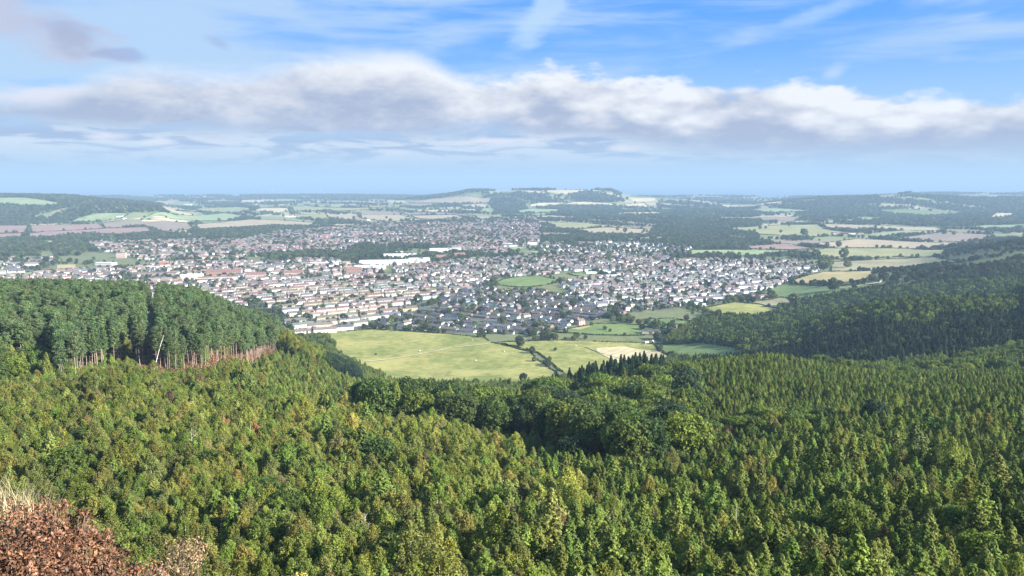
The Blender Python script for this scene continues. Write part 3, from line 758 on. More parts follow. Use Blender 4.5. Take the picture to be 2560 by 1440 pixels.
# lighter shapes for trees too far away to show their sprays
reg('far_pine', 3, lambda r: larch_crown(r, 11.0, 5.2, 70, 9, 0.62, 0.25), 11, lambda r: trunk_mesh('far_trunk', r, 10.0, 0.15, M_BARK, 0))
reg('far_broad', 4, lambda r: broad_crown(r, 9.0, 8.5, 30, 16, 0.95, 0.08), 9, None)
reg('bush', 3, lambda r: broad_crown(r, 2.4, 3.4, 18, 26, 0.30, 0.0), 2.4, None)

# ------------------------------------------------------------------ stuff: points carrying a mesh each (geometry nodes)
def scatter(name, protos, P, S, Rz, vid, tint, **props):
    me = bpy.data.meshes.new(name); n = len(P)
    me.vertices.add(n); me.vertices.foreach_set('co', np.asarray(P, np.float32).ravel())
    def attr(nm, t, dt, key):
        a = me.attributes.new(nm, t, 'POINT'); a.data.foreach_set(key, np.asarray(dt).ravel())
    attr('scl', 'FLOAT', np.asarray(S, np.float32), 'value'); attr('rz', 'FLOAT', np.asarray(Rz, np.float32), 'value')
    attr('vid', 'INT', np.asarray(vid, np.int32), 'value')
    t4 = np.ones((n, 4), np.float32); t4[:, :3] = tint
    attr('tint', 'FLOAT_COLOR', t4, 'color')
    o = link(name, me, **props)
    ng = bpy.data.node_groups.new(name, 'GeometryNodeTree')
    ng.interface.new_socket('Geometry', in_out='INPUT', socket_type='NodeSocketGeometry')
    ng.interface.new_socket('Geometry', in_out='OUTPUT', socket_type='NodeSocketGeometry')
    gi = ng.nodes.new('NodeGroupInput'); go = ng.nodes.new('NodeGroupOutput')
    ip = ng.nodes.new('GeometryNodeInstanceOnPoints'); ip.inputs['Pick Instance'].default_value = True
    g2i = ng.nodes.new('GeometryNodeGeometryToInstance')
    for p in reversed(protos):
        oi = ng.nodes.new('GeometryNodeObjectInfo'); oi.inputs['Object'].default_value = p; oi.inputs['As Instance'].default_value = False
        gg = ng.nodes.new('GeometryNodeGeometryToInstance')
        ng.links.new(oi.outputs['Geometry'], gg.inputs[0])
        if 'jn' not in locals(): jn = ng.nodes.new('GeometryNodeJoinGeometry')
        ng.links.new(gg.outputs[0], jn.inputs[0])
    def named(nm, typ):
        a = ng.nodes.new('GeometryNodeInputNamedAttribute'); a.data_type = typ; a.inputs[0].default_value = nm
        return a.outputs['Attribute']
    ng.links.new(gi.outputs[0], ip.inputs['Points']); ng.links.new(jn.outputs[0], ip.inputs['Instance'])
    ng.links.new(named('vid', 'INT'), ip.inputs['Instance Index'])
    cx = ng.nodes.new('ShaderNodeCombineXYZ'); ng.links.new(named('rz', 'FLOAT'), cx.inputs[2])
    ng.links.new(cx.outputs[0], ip.inputs['Rotation'])
    ng.links.new(named('scl', 'FLOAT'), ip.inputs['Scale'])
    ng.links.new(ip.outputs[0], go.inputs[0])
    md = o.modifiers.new('scatter', 'NODES'); md.node_group = ng
    return o

PROTO = {}
def proto(kind):
    """unlinked source objects, crown and trunk joined, for the masses of trees"""
    if kind not in PROTO:
        L = []
        for cr, tr in KINDS[kind]:
            me = bpy.data.meshes.new(kind + '_whole')
            a = np.empty(len(cr.vertices) * 3, np.float32); cr.vertices.foreach_get('co', a); V = a.reshape(-1, 3).tolist()
            Fs = [tuple(p.vertices) for p in cr.polygons]; n0 = len(V); mi = [0] * len(Fs)
            mats = [M_LEAF]
            if tr:
                V += [tuple(v.co) for v in tr.vertices]
                Fs += [tuple(i + n0 for i in p.vertices) for p in tr.polygons]; mi += [1] * len(tr.polygons); mats.append(tr.materials[0])
            me.from_pydata(V, [], Fs)
            for m in mats: me.materials.append(m)
            me.polygons.foreach_set('material_index', np.array(mi, np.int32)); me.update()
            L.append(bpy.data.objects.new(kind + '_source', me))
        PROTO[kind] = L
    return PROTO[kind]

# colour families (base colours)
TINTS = {
 'birch': [(0.220,0.262,0.052),(0.255,0.280,0.058),(0.185,0.245,0.048),(0.275,0.272,0.068),(0.210,0.225,0.066)],
 'autumn': [(0.25,0.20,0.09),(0.28,0.22,0.09),(0.24,0.16,0.09),(0.31,0.28,0.07)],
 'larch': [(0.215,0.285,0.064),(0.260,0.320,0.075),(0.180,0.245,0.062),(0.275,0.310,0.082)],
 'dark': [(0.060,0.100,0.035),(0.080,0.120,0.040),(0.060,0.095,0.042),(0.11,0.14,0.045)],
 'pine': [(0.140,0.205,0.078),(0.165,0.230,0.085),(0.120,0.180,0.075),(0.150,0.200,0.085)],
 'broad': [(0.115,0.165,0.038),(0.155,0.205,0.040),(0.090,0.135,0.036),(0.180,0.225,0.045)],
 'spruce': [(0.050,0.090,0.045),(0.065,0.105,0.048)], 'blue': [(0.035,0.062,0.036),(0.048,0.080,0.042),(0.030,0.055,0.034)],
 'valley': [(0.090,0.125,0.052),(0.115,0.150,0.060),(0.150,0.180,0.070),(0.100,0.115,0.058),(0.070,0.100,0.048)],
}
def pick(fam, n, r, jit=0.12):
    a = np.array(TINTS[fam]); t = a[r.integers(0, len(a), n)]
    return t * (1 + r.normal(0, jit, (n, 1))) * (1 + r.normal(0, jit * 0.35, (n, 3)))

# ------------------------------------------------------------------ placing the trees
def jgrid(x0, x1, y0, y1, s, r, jit=0.42):
    gx, gy = np.meshgrid(np.arange(x0, x1, s), np.arange(y0, y1, s * 0.87))
    gx = gx + (np.arange(gx.shape[0])[:, None] % 2) * s / 2
    gx = gx + r.uniform(-jit, jit, gx.shape) * s; gy = gy + r.uniform(-jit, jit, gy.shape) * s
    return gx.ravel(), gy.ravel()

TREES = {}   # kind -> list of arrays (x, y, scale, tint rgb)
def put(kind, x, y, s, tint):
    if len(x): TREES.setdefault(kind, []).append(np.column_stack([x, y, s, tint]))
R0 = np.random.default_rng(11)
UM = 0.78
def uy(px, py, y0=250.0):
    w = unproject([(px, py)], y0)[0]; return w[0] / w[1], w[1]
near_fields = [w for w in FW if w[:, 1].mean() < 1400]

def forest():
    r = R0
    # ---- candidates on a fine grid, thinned by kind
    x, y = jgrid(-960, 1400, 48, 1230, 2.55, r)
    u = x / y; k = (u > -0.86) & (u < np.where(y > 500, 1.3, 0.86))
    x, y, u = x[k], y[k], u[k]; z = height(x, y)
    nz = _vn(x, y, 34, 3); nz2 = _vn(x, y, 11, 5); nb = _vn(x, y, 90, 8)
    ok = (z > np.where(u > 0.2, 3, 9)) | (y < 620) | ((u < -0.235) & (y < 960))
    for w in near_fields: ok &= ~inside(w, x, y)
    for k_ in DISTW: ok &= ~inside(DISTW[k_], x, y)
    ok &= np.hypot(x + 7, y - 12) > 30
    front = np.interp(u, FRu, FRy)
    upine = FRu[-1]
    rnd = r.random(len(x))
    zone = np.full(len(x), 'none', dtype='<U12')
    left_green = (u < -0.60) & (y > front - 30) & (y < front + 45)
    pine = (u < upine + 0.004 * nz) & (y > front) & (y < front + 290) & ~left_green
    ride = np.abs(u + 0.478 - 0.00005 * (y - 350)) < 0.0085
    olive = (u >= upine - 0.012) & (u < upine + 0.06) & (y > 490) & (y < 640)
    clump = (u > -0.292) & (u < -0.205) & (y > 500) & (y < 690) & (u + 0.292 > (y - 690) * 0.0001)
    bfront = 268 - 60 * np.clip((u - 0.03) / 0.1, 0, 1) + 8 * nz
    belt = (u > -0.205 + 0.02 * nz2) & (u < 0.235) & (y > bfront) & (y < np.where(u > 0.03, 380, 335))
    spruce = (u > 0.05) & (u < 0.2) & (y > 385) & (y < 480)
    strip = (u > 0.40) & (y > 455) & (y < 585)
    hill = (u > 0.235 + 0.01 * nz) & (y >= 585)
    plant = (u > 0.19) & (y > 262) & ~strip & ~hill
    gapline = (u > 0.235) & (u < 0.45) & (y > 238 + 10*nz) & (y < 262)
    dark_gap = (u > -0.16) & (u < 0.12) & (y > bfront - 13) & (y < bfront)
    fringe = (y > 400) & ~pine & ~plant
    zone[:] = 'birch'
    rightish = (u > 0.02 + 0.13 * nz + 0.05 * nz2) | ((u > -0.36) & (y > 290)) 
    zone[rightish] = 'larch'
    zone[plant] = 'plant'; zone[gapline] = 'mixed'; zone[belt] = 'belt'; zone[clump] = 'clump'; zone[olive] = 'olive'
    zone[spruce] = 'spruce'; zone[strip] = 'strip'; zone[hill] = 'hill'; zone[(u < -0.2) & (y > 640)] = 'strip'; zone[pine] = 'pine'; zone[left_green] = 'strip'
    shrub = (y > front - 32) & (y < front) & (u < -0.3); zone[shrub] = 'shrub'
    zone[in_bracken(x, y) & ~pine] = 'none'; zone[pine & ride] = 'none'; zone[~ok] = 'none'; zone[dark_gap] = 'none'
    zone[(zone != 'none') & (u > 0.95) & (r.random(len(x)) < .6)] = 'none'
    # keep fewer of the larger kinds
    keep = {'birch': 0.84, 'larch': 0.70, 'plant': 0.60, 'mixed': 0.4, 'belt': 0.115, 'clump': 0.17, 'olive': 0.30, 'spruce': 0.20, 'strip': 0.13, 'hill': 0.27, 'pine': 0.40, 'shrub': 0.45}
    for q, f in keep.items(): zone[(zone == q) & (rnd > f)] = 'none'
    def sel(q): return np.nonzero(zone == q)[0]
    i = sel('birch'); n = len(i); au = r.random(n) < 0.022; lz = r.random(n) < 0.13; bz = r.random(n) < 0.03
    t = pick('birch', n, r); t[au] = pick('autumn', au.sum(), r); t *= (1 + 0.12 * nz[i])[:, None]
    s = r.uniform(0.55, 1.1, n) * (1 + 0.16 * nb[i] + 0.14 * nz2[i]) * np.where(r.random(n) < .08, 1.3, 1)
    a = ~lz & ~bz
    put('birch_tree', x[i][a], y[i][a], s[a], t[a] * (1 + 0.2 * nb[i][a])[:, None])
    put('larch_tree', x[i][lz], y[i][lz], s[lz], pick('larch', lz.sum(), r))
    put('broadleaf_tree', x[i][bz], y[i][bz], s[bz] * 0.62, pick('broad', bz.sum(), r))
    i = sel('larch'); n = len(i); o = r.random(n); t = pick('larch', n, r) * (1 + 0.10 * nz[i])[:, None]
    s = r.uniform(0.6, 1.12, n) * (1 + 0.14 * nz2[i]) * np.where(r.random(n) < .08, 1.3, 1); a = o < 0.80
    put('larch_tree', x[i][a], y[i][a], s[a], t[a])
    a = (o >= 0.80) & (o < 0.97); tb = pick('birch', a.sum(), r); au = r.random(len(tb)) < 0.05; tb[au] = pick('autumn', au.sum(), r)
    put('birch_tree', x[i][a], y[i][a], s[a], tb)
    a = o >= 0.97; put('broadleaf_tree', x[i][a], y[i][a], s[a] * 0.6, pick('broad', a.sum(), r))
    bx, by = jgrid(-240, 240, 60, 330, 3.4, r); kb = np.abs(bx / by) < 0.8; bx, by = bx[kb], by[kb]
    put('bush', bx, by, r.uniform(.7, 1.5, len(bx)), np.where((r.random(len(bx)) < .5)[:, None], pick('larch', len(bx), r), pick('birch', len(bx), r)))
    i = sel('plant'); n = len(i); t = pick('larch', n, r); put('larch_tree', x[i], y[i], r.uniform(0.75, 1.1, n), t)
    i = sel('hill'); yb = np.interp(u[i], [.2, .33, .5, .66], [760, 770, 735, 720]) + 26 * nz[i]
    lowh = y[i] < yb; zone[i[lowh]] = 'hill_low'  # the lower slope's shade is put into darker conifer tints, lighter trees above
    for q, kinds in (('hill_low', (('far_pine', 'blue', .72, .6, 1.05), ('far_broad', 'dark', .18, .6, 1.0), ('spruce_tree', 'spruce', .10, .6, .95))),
                     ('mixed', (('broadleaf_tree', 'broad', .5, .55, .8), ('birch_tree', 'autumn', .2, .8, 1.1), ('birch_tree', 'birch', .3, .9, 1.2))),
                     ('belt', (('broadleaf_tree', 'broad', .42, 1.05, 1.5), ('broadleaf_tree', 'dark', .24, 1.0, 1.4), ('larch_tall', 'larch', .26, .8, 1.15), ('spruce_tree', 'spruce', .1, .8, 1.1))),
                     ('clump', (('broadleaf_tree', 'blue', .6, .85, 1.15), ('broadleaf_tree', 'dark', .3, .8, 1.1), ('broadleaf_tree', 'birch', .1, .7, .9))),
                     ('olive', (('birch_tree', 'birch', .8, 1.2, 1.9), ('pine_tree', 'birch', .2, .5, .7))),
                     ('spruce', (('spruce_tree', 'spruce', .8, .6, 1.15), ('broadleaf_tree', 'dark', .2, .6, .9))),
                     ('strip', (('broadleaf_tree', 'broad', .6, .7, .95), ('larch_tall', 'larch', .4, .6, .8))),
                     ('hill', (('far_pine', 'dark', .50, .55, .95), ('far_broad', 'broad', .44, .65, 1.1), ('spruce_tree', 'spruce', .06, .6, .9))),
                     ('pine', (('pine_tree', 'pine', .96, .76, 1.1), ('birch_tree', 'larch', .04, 1.2, 1.7))),
                     ('shrub', (('birch_tree', 'larch', .35, .5, .8), ('bush', 'larch', .45, .8, 1.5), ('birch_tree', 'birch', .2, .6, .9)))):
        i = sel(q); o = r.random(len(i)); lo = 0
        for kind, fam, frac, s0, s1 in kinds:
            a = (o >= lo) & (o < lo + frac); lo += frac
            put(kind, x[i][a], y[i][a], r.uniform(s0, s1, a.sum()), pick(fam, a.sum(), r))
forest()

# ---- single trees that stand out: foot in the photo, kind, scale, family, label
SPECIAL = [
 (155,1150,'birch_tree',1.0,(0.42,0.40,0.06),'bright yellow birch standing out of the olive thicket'),
 (560,1120,'birch_tree',1.15,(0.36,0.24,0.09),'orange topped birch, left one of the pair above the pale leaning stem'),
 (640,1140,'birch_tree',1.15,(0.36,0.19,0.09),'orange topped birch, right one of the pair above the pale leaning stem'),
 (968,1145,'birch_tree',0.7,(0.45,0.42,0.05),'small lemon yellow birch just below the dark tree belt'),
 (728,1330,'birch_tree',0.8,(0.32,0.10,0.06),'small red leaved tree in the near thicket'),
 (1290,1420,'birch_tree',1.1,(0.38,0.24,0.10),'rust coloured birch with a bare white stem at the lower edge'),
 (1030,1400,'birch_tree',0.9,(0.30,0.15,0.09),'reddish brown birch in the near thicket'),
 (1530,1130,'broadleaf_tree',0.95,(0.16,0.22,0.03),'bright yellow green broadleaf tree in front of the tree belt'),
 (1690,1160,'broadleaf_tree',0.85,(0.13,0.19,0.035),'light green maple like tree at the right end of the tree belt'),
 (1430,1190,'broadleaf_tree',0.9,(0.05,0.08,0.035),'dark leaved round tree below the tree belt'),
 (815,1080,'spruce_tree',0.85,(0.11,0.17,0.04),'light green spruce with drooping tiers beside the tree belt'),
 (1000,985,'spruce_tree',0.9,(0.03,0.06,0.03),'lone dark spruce pointing up into the pasture'),
 (1308,958,'broadleaf_tree',0.75,(0.04,0.065,0.03),'dark round tree at the lower edge of the big pasture'),
 (600,1010,'birch_tree',1.1,(0.16,0.11,0.07),'grey brown birch among the larches left of the middle'),
 (1720,1330,'broadleaf_tree',0.6,(0.045,0.06,0.04),'blackish round tree among the near larches'),
 (2190,1090,'broadleaf_tree',0.95,(0.05,0.085,0.04),'dark broad clump like tree in the right-hand plantation'),
 (2280,1200,'larch_tree',1.7,(0.21,0.26,0.09),'tall pale green larch on the right'),
 (2200,1440,'birch_tree',1.0,(0.30,0.25,0.08),'yellow brown birch at the lower right'),
 (2420,1340,'larch_tree',1.4,(0.20,0.25,0.05),'big bright larch near the right edge'),
 (2050,1250,'larch_tree',1.4,(0.17,0.24,0.05),'twin topped bright larch right of the middle'),
 (430,1050,'birch_tree',1.2,(0.17,0.12,0.07),'large dull brown birch below the pine stand'),
]
FIELD_TREES = [  # foot x, y, height in photo pixels, label
 (2083,728,34,'round tree with a long shadow in the green field'),(1978,712,20,'tree at the corner of the last houses and the green field'),
 (2062,678,40,'tall dense tree at the end of the white house row'),(2118,670,22,'leaning tree in the rough dry pasture'),
 (1984,765,34,'round tree where the brick building lane meets the dark hill'),(2040,648,24,'left tree of the clump above the rough pasture'),
 (2110,646,26,'double crowned tree above the rough pasture'),(1335,905,14,'small round bush tree on the pasture boundary'),
 (1512,826,12,'small tree with a dark shadow in the green paddock'),(1525,830,9,'low bush beside the small paddock tree'),
 (1642,826,30,'large dark round tree left of the riding paddock'),(1605,825,16,'flat dark tree by the stables'),
 (1841,578,8,'left of three small trees in the park pasture'),(1873,582,9,'middle one of three small trees in the park pasture'),(1886,582,9,'right one of three small trees in the park pasture'),
 (1900,573,9,'tree at the back of the park pasture'),(1914,572,7,'smaller tree at the back of the park pasture'),(1952,582,8,'single tree right of the park pasture trio'),
 (1972,566,6,'tiny round tree behind the park pasture'),(2188,572,9,'tree left of the farm buildings pasture'),(2205,574,8,'second tree beyond the farm'),
 (1543,577,10,'left dark tree in the tan stubble field'),(1563,581,12,'right dark tree in the tan stubble field'),
 (966,547,7,'single tree in the tan field above the town'),(520,601,8,'left round tree on the green by the north estate'),(533,602,9,'right round tree on the green by the north estate'),
 (2096,618,16,'round tree in the hedgerow of the tan field'),(2068,617,12,'oval tree in the hedgerow left of the round one'),(1934,627,9,'lone hedgerow tree behind the right-hand houses'),
 (2360,586,14,'tree at the end of the brown field near the right hills'),(2385,588,11,'second tree at the end of the brown field'),
 (2010,590,20,'pale tree left of the dark wood by the farm'),(1388,878,10,'low dark bush on the pasture boundary'),
 (940,888,6,'round gorse bush beside the pale track'),(1300,868,26,'willow like pale tree at the pasture hedge corner'),(1256,812,24,'light green tree among the bungalows'),
 (1130,822,16,'pale yellow tree at the town edge'),(1432,770,20,'yellowish tree between the houses'),(1405,775,18,'dark conifer between the houses'),
 (1046,760,26,'tall green tree behind the long terrace'),(860,806,24,'broad dark tree beside the last terraces'),(820,640,20,'tree behind the red brick houses'),
]

VALLEY = []
def valley():
    r = np.random.default_rng(23)
    for (y0, y1, s, sc0, sc1) in ((760, 1900, 8.5, 0.6, 1.15), (1900, 3600, 10.5, 0.8, 1.5), (3600, 6000, 17.0, 1.2, 2.1), (6000, 9700, 27.0, 1.8, 2.9)):
        x, y = jgrid(-UM * y1, UM * y1, y0, y1, s, r)
        k = (np.abs(x / y) < UM + 0.02); x, y = x[k], y[k]
        z = height(x, y); u = x / y; px, py = project(x, y, z)
        inf = np.zeros(len(x), bool)
        for w in FW: inf |= inside(w, x, y)
        town = np.zeros(len(x), bool)
        for w in DISTW.values(): town |= inside(w, x, y)
        n = _vn(x, y, 60 + y0 * 0.035, 4) + 0.5 * _vn(x, y, 23 + y0 * 0.01, 6)
        # how wooded the country is
        want = np.full(len(x), 0.05)
        far = y > 3600; want[far] = -0.08
        A = lambda *q: inside(np.array(q, float), px, py)
        want[A((-300,500),(0,514),(250,508),(405,528),(300,535),(165,558),(60,563),(-300,565))] = 0.7
        want[A((-300,484),(210,486),(420,498),(400,528),(150,512),(0,495),(-300,500))] = 0.7
        want[A((-300,590),(80,598),(500,575),(760,560),(800,590),(560,615),(220,602),(210,640),(0,640),(-300,680))] = 0.6
        want[A((480,575),(620,560),(790,570),(800,592),(640,596),(480,592))] = 1.1
        want[A((600,486),(1050,488),(1150,474),(1240,474),(1220,495),(1000,500),(600,498))] = 0.6
        want[A((1220,492),(1300,482),(1400,488),(1540,474),(1570,500),(1540,506),(1240,512))] = 0.55
        want[A((1220,508),(1310,510),(1330,535),(1240,535))] = 1.1
        want[A((1340,516),(1540,514),(1560,530),(1450,536),(1340,524))] = 0.85
        want[A((1350,535),(1560,528),(1900,520),(1900,600),(1780,640),(1480,612),(1350,600),(1440,588),(1620,590),(1640,562))] = 0.6
        want[A((1900,512),(2000,490),(2300,482),(2700,490),(2700,560),(2450,560),(2180,535),(1990,528))] = 0.6
        want[A((2000,528),(2700,535),(2700,572),(2350,568),(2050,560),(1980,548))] = 0.45
        want[A((1350,600),(1640,588),(1640,612),(1350,612))] = 0.75
        want[A((740,590),(900,612),(1120,625),(1300,640),(1300,652),(1100,652),(900,640),(640,645),(640,625))] = 0.5
        want[A((590,770),(700,765),(740,805),(660,810))] = 1.8
        want[A((1400,855),(1200,842),(1215,818),(1400,838),(1650,845),(1650,856))] = 1.1
        want[A((1480,800),(1600,775),(1750,768),(1790,800),(1760,860),(1700,858),(1640,830),(1500,812))] = 0.30
        want[A((1640,835),(1790,790),(1960,780),(2100,740),(2250,720),(2560,640),(2560,900),(1700,905),(1850,870))] = 0.8
        want[A((640,640),(800,600),(900,615),(1100,615),(1115,640),(900,668),(720,655))] = 0.45
        want[A((1080,650),(1300,640),(1300,660),(1080,672))] = 0.75
        want[(y < 1000) & (z < 6) & (py > 800) & (px < 1640)] = -0.3
        keep = (n * 0.8 + r.random(len(x)) * 0.9 < want + 0.05)
        keep &= ~inf
        keep &= ~town
        keep |= town & ~inf & (r.random(len(x)) < np.where(y < 1900, .24, .26) * (1 + 0.9 * n))
        keep &= ~((z > 6) & (y < 1230) & (u < 0.2))
        keep &= ~((y < 1230) & (u > 0.19) & (z > 3))
        x, y, z, town = x[keep], y[keep], z[keep], town[keep]; n = len(x)
        s_ = r.uniform(sc0, sc1, n) * np.where(town, r.uniform(.55, 1.1, n), 1.0)
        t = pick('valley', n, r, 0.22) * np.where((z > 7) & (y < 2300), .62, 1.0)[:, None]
        VALLEY.append(np.column_stack([x, y, s_, t]))
valley()
# hedgerow trees along the field edges
def hedge_trees():
    r = np.random.default_rng(41); out = []
    for w, desc, ym in HEDGE_JOBS:
        for i in range(len(w)):
            a, b = w[i], w[(i + 1) % len(w)]; L = np.linalg.norm(b - a)
            for k in range(int(L / (20 + ym * 0.006))):
                if r.random() < 0.42:
                    q = a + (b - a) * r.random(); out.append((q[0] + r.normal(0, 2), q[1] + r.normal(0, 2), r.uniform(0.35, 0.95) * (1 + ym / 9000), *pick('valley', 1, r, .2)[0]))
    VALLEY.append(np.array(out))
hedge_trees()

# ------------------------------------------------------------------ turning positions into objects
ZX = lambda px: ('far left' if px < 430 else 'left' if px < 860 else 'left middle' if px < 1280 else 'right middle' if px < 1710 else 'right' if px < 2130 else 'far right')
def colour_word(t):
    r_, g_, b_ = t[:3]
    if r_ > g_ * 1.25: return 'rust brown'
    if r_ > g_ * 1.04: return 'yellow brown'
    if r_ > g_ * 0.88: return 'olive'
    if g_ > 0.14: return 'bright green'
    if g_ > 0.095: return 'mid green'
    return 'dark green'
WORDS = {
 'birch_tree': ('birch', '{z} young {c} birch', 'young birches on the near slope'),
 'larch_tree': ('larch', '{z} young {c} larch', 'young larches on the near slope'),
 'pine_tree': ('pine', '{z} bare trunked {c} pine', 'tall pines in the left-hand stand'),
 'spruce_tree': ('spruce', 'pointed {c} spruce', 'dark spruces below the pasture'),
 'broadleaf_tree': ('tree', '{z} round {c} tree', 'broadleaf trees of the middle belt'),
 'larch_tall': ('larch', '{z} mature {c} larch', 'tall larches of the middle belt'),
 'hedgerow_tree': ('tree', '{c} round tree', 'valley trees between fields and houses'),
}
NAME = {'larch_tall': 'tall_larch_tree'}
STUFFNAME = {'birch_tree': 'birch_thicket', 'larch_tree': 'larch_plantation', 'pine_tree': 'pine_forest', 'spruce_tree': 'spruce_wood', 'broadleaf_tree': 'broadleaf_wood',
             'larch_tall': 'tall_larch_wood', 'far_pine': 'hillside_forest', 'far_broad': 'hillside_broadleaf_wood', 'bush': 'undergrowth', 'valley': 'valley_woodland'}
NEAR_MARKS = [(155,1080,'the bright yellow birch'),(600,1060,'the orange topped birches'),(968,1125,'the lemon yellow birch'),(728,1250,'the small red tree'),(1030,1330,'the reddish birch'),
 (1290,1340,'the rust coloured birch'),(1530,1060,'the yellow green broadleaf'),(1430,1130,'the dark round tree'),(1690,1110,'the maple like tree'),(815,1030,'the light green spruce'),
 (1000,930,'the lone dark spruce'),(1308,930,'the round pasture tree'),(395,870,'the leaning pine trunk'),(480,1120,'the bleached forked tree'),(915,1370,'the dead twiggy tree'),
 (1520,1380,'the thin bare birch'),(1838,1330,'the pale dead stem'),(150,1340,'the brown oak shrub'),(460,1390,'the pale oak shrub'),(1720,1270,'the blackish round tree'),
 (2190,1040,'the dark plantation clump'),(2280,1150,'the tall pale larch'),(2200,1390,'the yellow brown birch'),(2420,1290,'the big bright larch'),(2050,1200,'the twin topped larch'),
 (180,900,'the leftmost trunks'),(600,900,'the dead bracken'),(60,800,'the left-hand broadleaf group'),(1250,960,'the pasture foot'),(330,1200,'the dark thicket gap'),(1580,895,'the dry straw slope'), (1500,884,'the stone wall'), (1380,925,'the pasture hedge corner'), (1170,1085,'the dark gap under the belt'), (1760,1000,'the plantation edge'), (1860,890,'the plantation top'), (700,960,'the slope below the pine end'), (290,1010,'the scrub below the trunks')]
TOWN_MARKS = [(1320,705,'the round playing field'),(1495,684,'the white roofed school'),(1000,650,'the white warehouses'),(560,690,'the long brick school'),(885,684,'the gabled brick school'),
 (1905,748,'the tan brick building'),(800,822,'the arched terrace'),(860,806,'the broad dark tree'),(1432,770,'the yellowish tree'),(1046,760,'the tall green tree'),(1405,825,'the last white bungalow'),
 (1450,812,'the tall pinkish house'),(1100,630,'the supermarket'),(304,645,'the pinkish flats'),(410,663,'the orange roof'),(390,690,'the works roof'),(1130,822,'the pale yellow tree'),
 (1256,812,'the light green tree'),(2062,670,'the white row end'),(1642,826,'the paddock tree'),(1625,856,'the stable'),(735,690,'the pinkish school'),(1700,700,'the right-hand rows'),
 (1800,640,'the brown field'),(620,770,'the terrace edge trees'),(1250,760,'the town middle trees'),(1600,740,'the long white row'),(1000,790,'the lower terrace end'),(700,740,'the upper terrace end'),(1160,700,'the pale gables'),
 (2083,715,'the long shadowed tree'),(1325,885,'the pasture boundary bush'),(1960,720,'the green field corner')]
def where_words(marks, px, py):
    d = [math.hypot(px - m[0], (py - m[1]) * 1.6) for m in marks]; i = int(np.argmin(d)); m = marks[i]
    a = math.degrees(math.atan2(-(py - m[1]) * 1.6, px - m[0])) % 360
    w = ('right of', 'above and right of', 'above', 'above and left of', 'left of', 'below and left of', 'below', 'below and right of')[int((a + 22.5) // 45) % 8]
    if d[i] < 14: return 'right beside ' + m[2]
    return ('close ' if d[i] < 55 else 'well ' if d[i] < 120 else 'far ') + w + ' ' + m[2]
def make_tree(kind, vi, x, y, s, tint, label, group=None, name=None, sz=None, mesh_kind=None):
    cr, tr = KINDS[mesh_kind or kind][vi]
    z = float(height(x, y))
    o = bpy.data.objects.new(name or NAME.get(kind, kind), None); COL.objects.link(o)
    o.empty_display_size = 0.1
    o.location = (x, y, z - 0.05); o.rotation_euler = (0, 0, random.random() * 6.283); o.scale = (s, s, s * (sz or 1))
    o['label'] = label; o['category'] = WORDS[kind][0]
    if group: o['group'] = group
    t = [float(v) for v in tint]
    c = bpy.data.objects.new('crown', cr); COL.objects.link(c); c.parent = o; c['tint'] = t
    if tr:
        b = bpy.data.objects.new('trunk', tr); COL.objects.link(b); b.parent = o
    return o

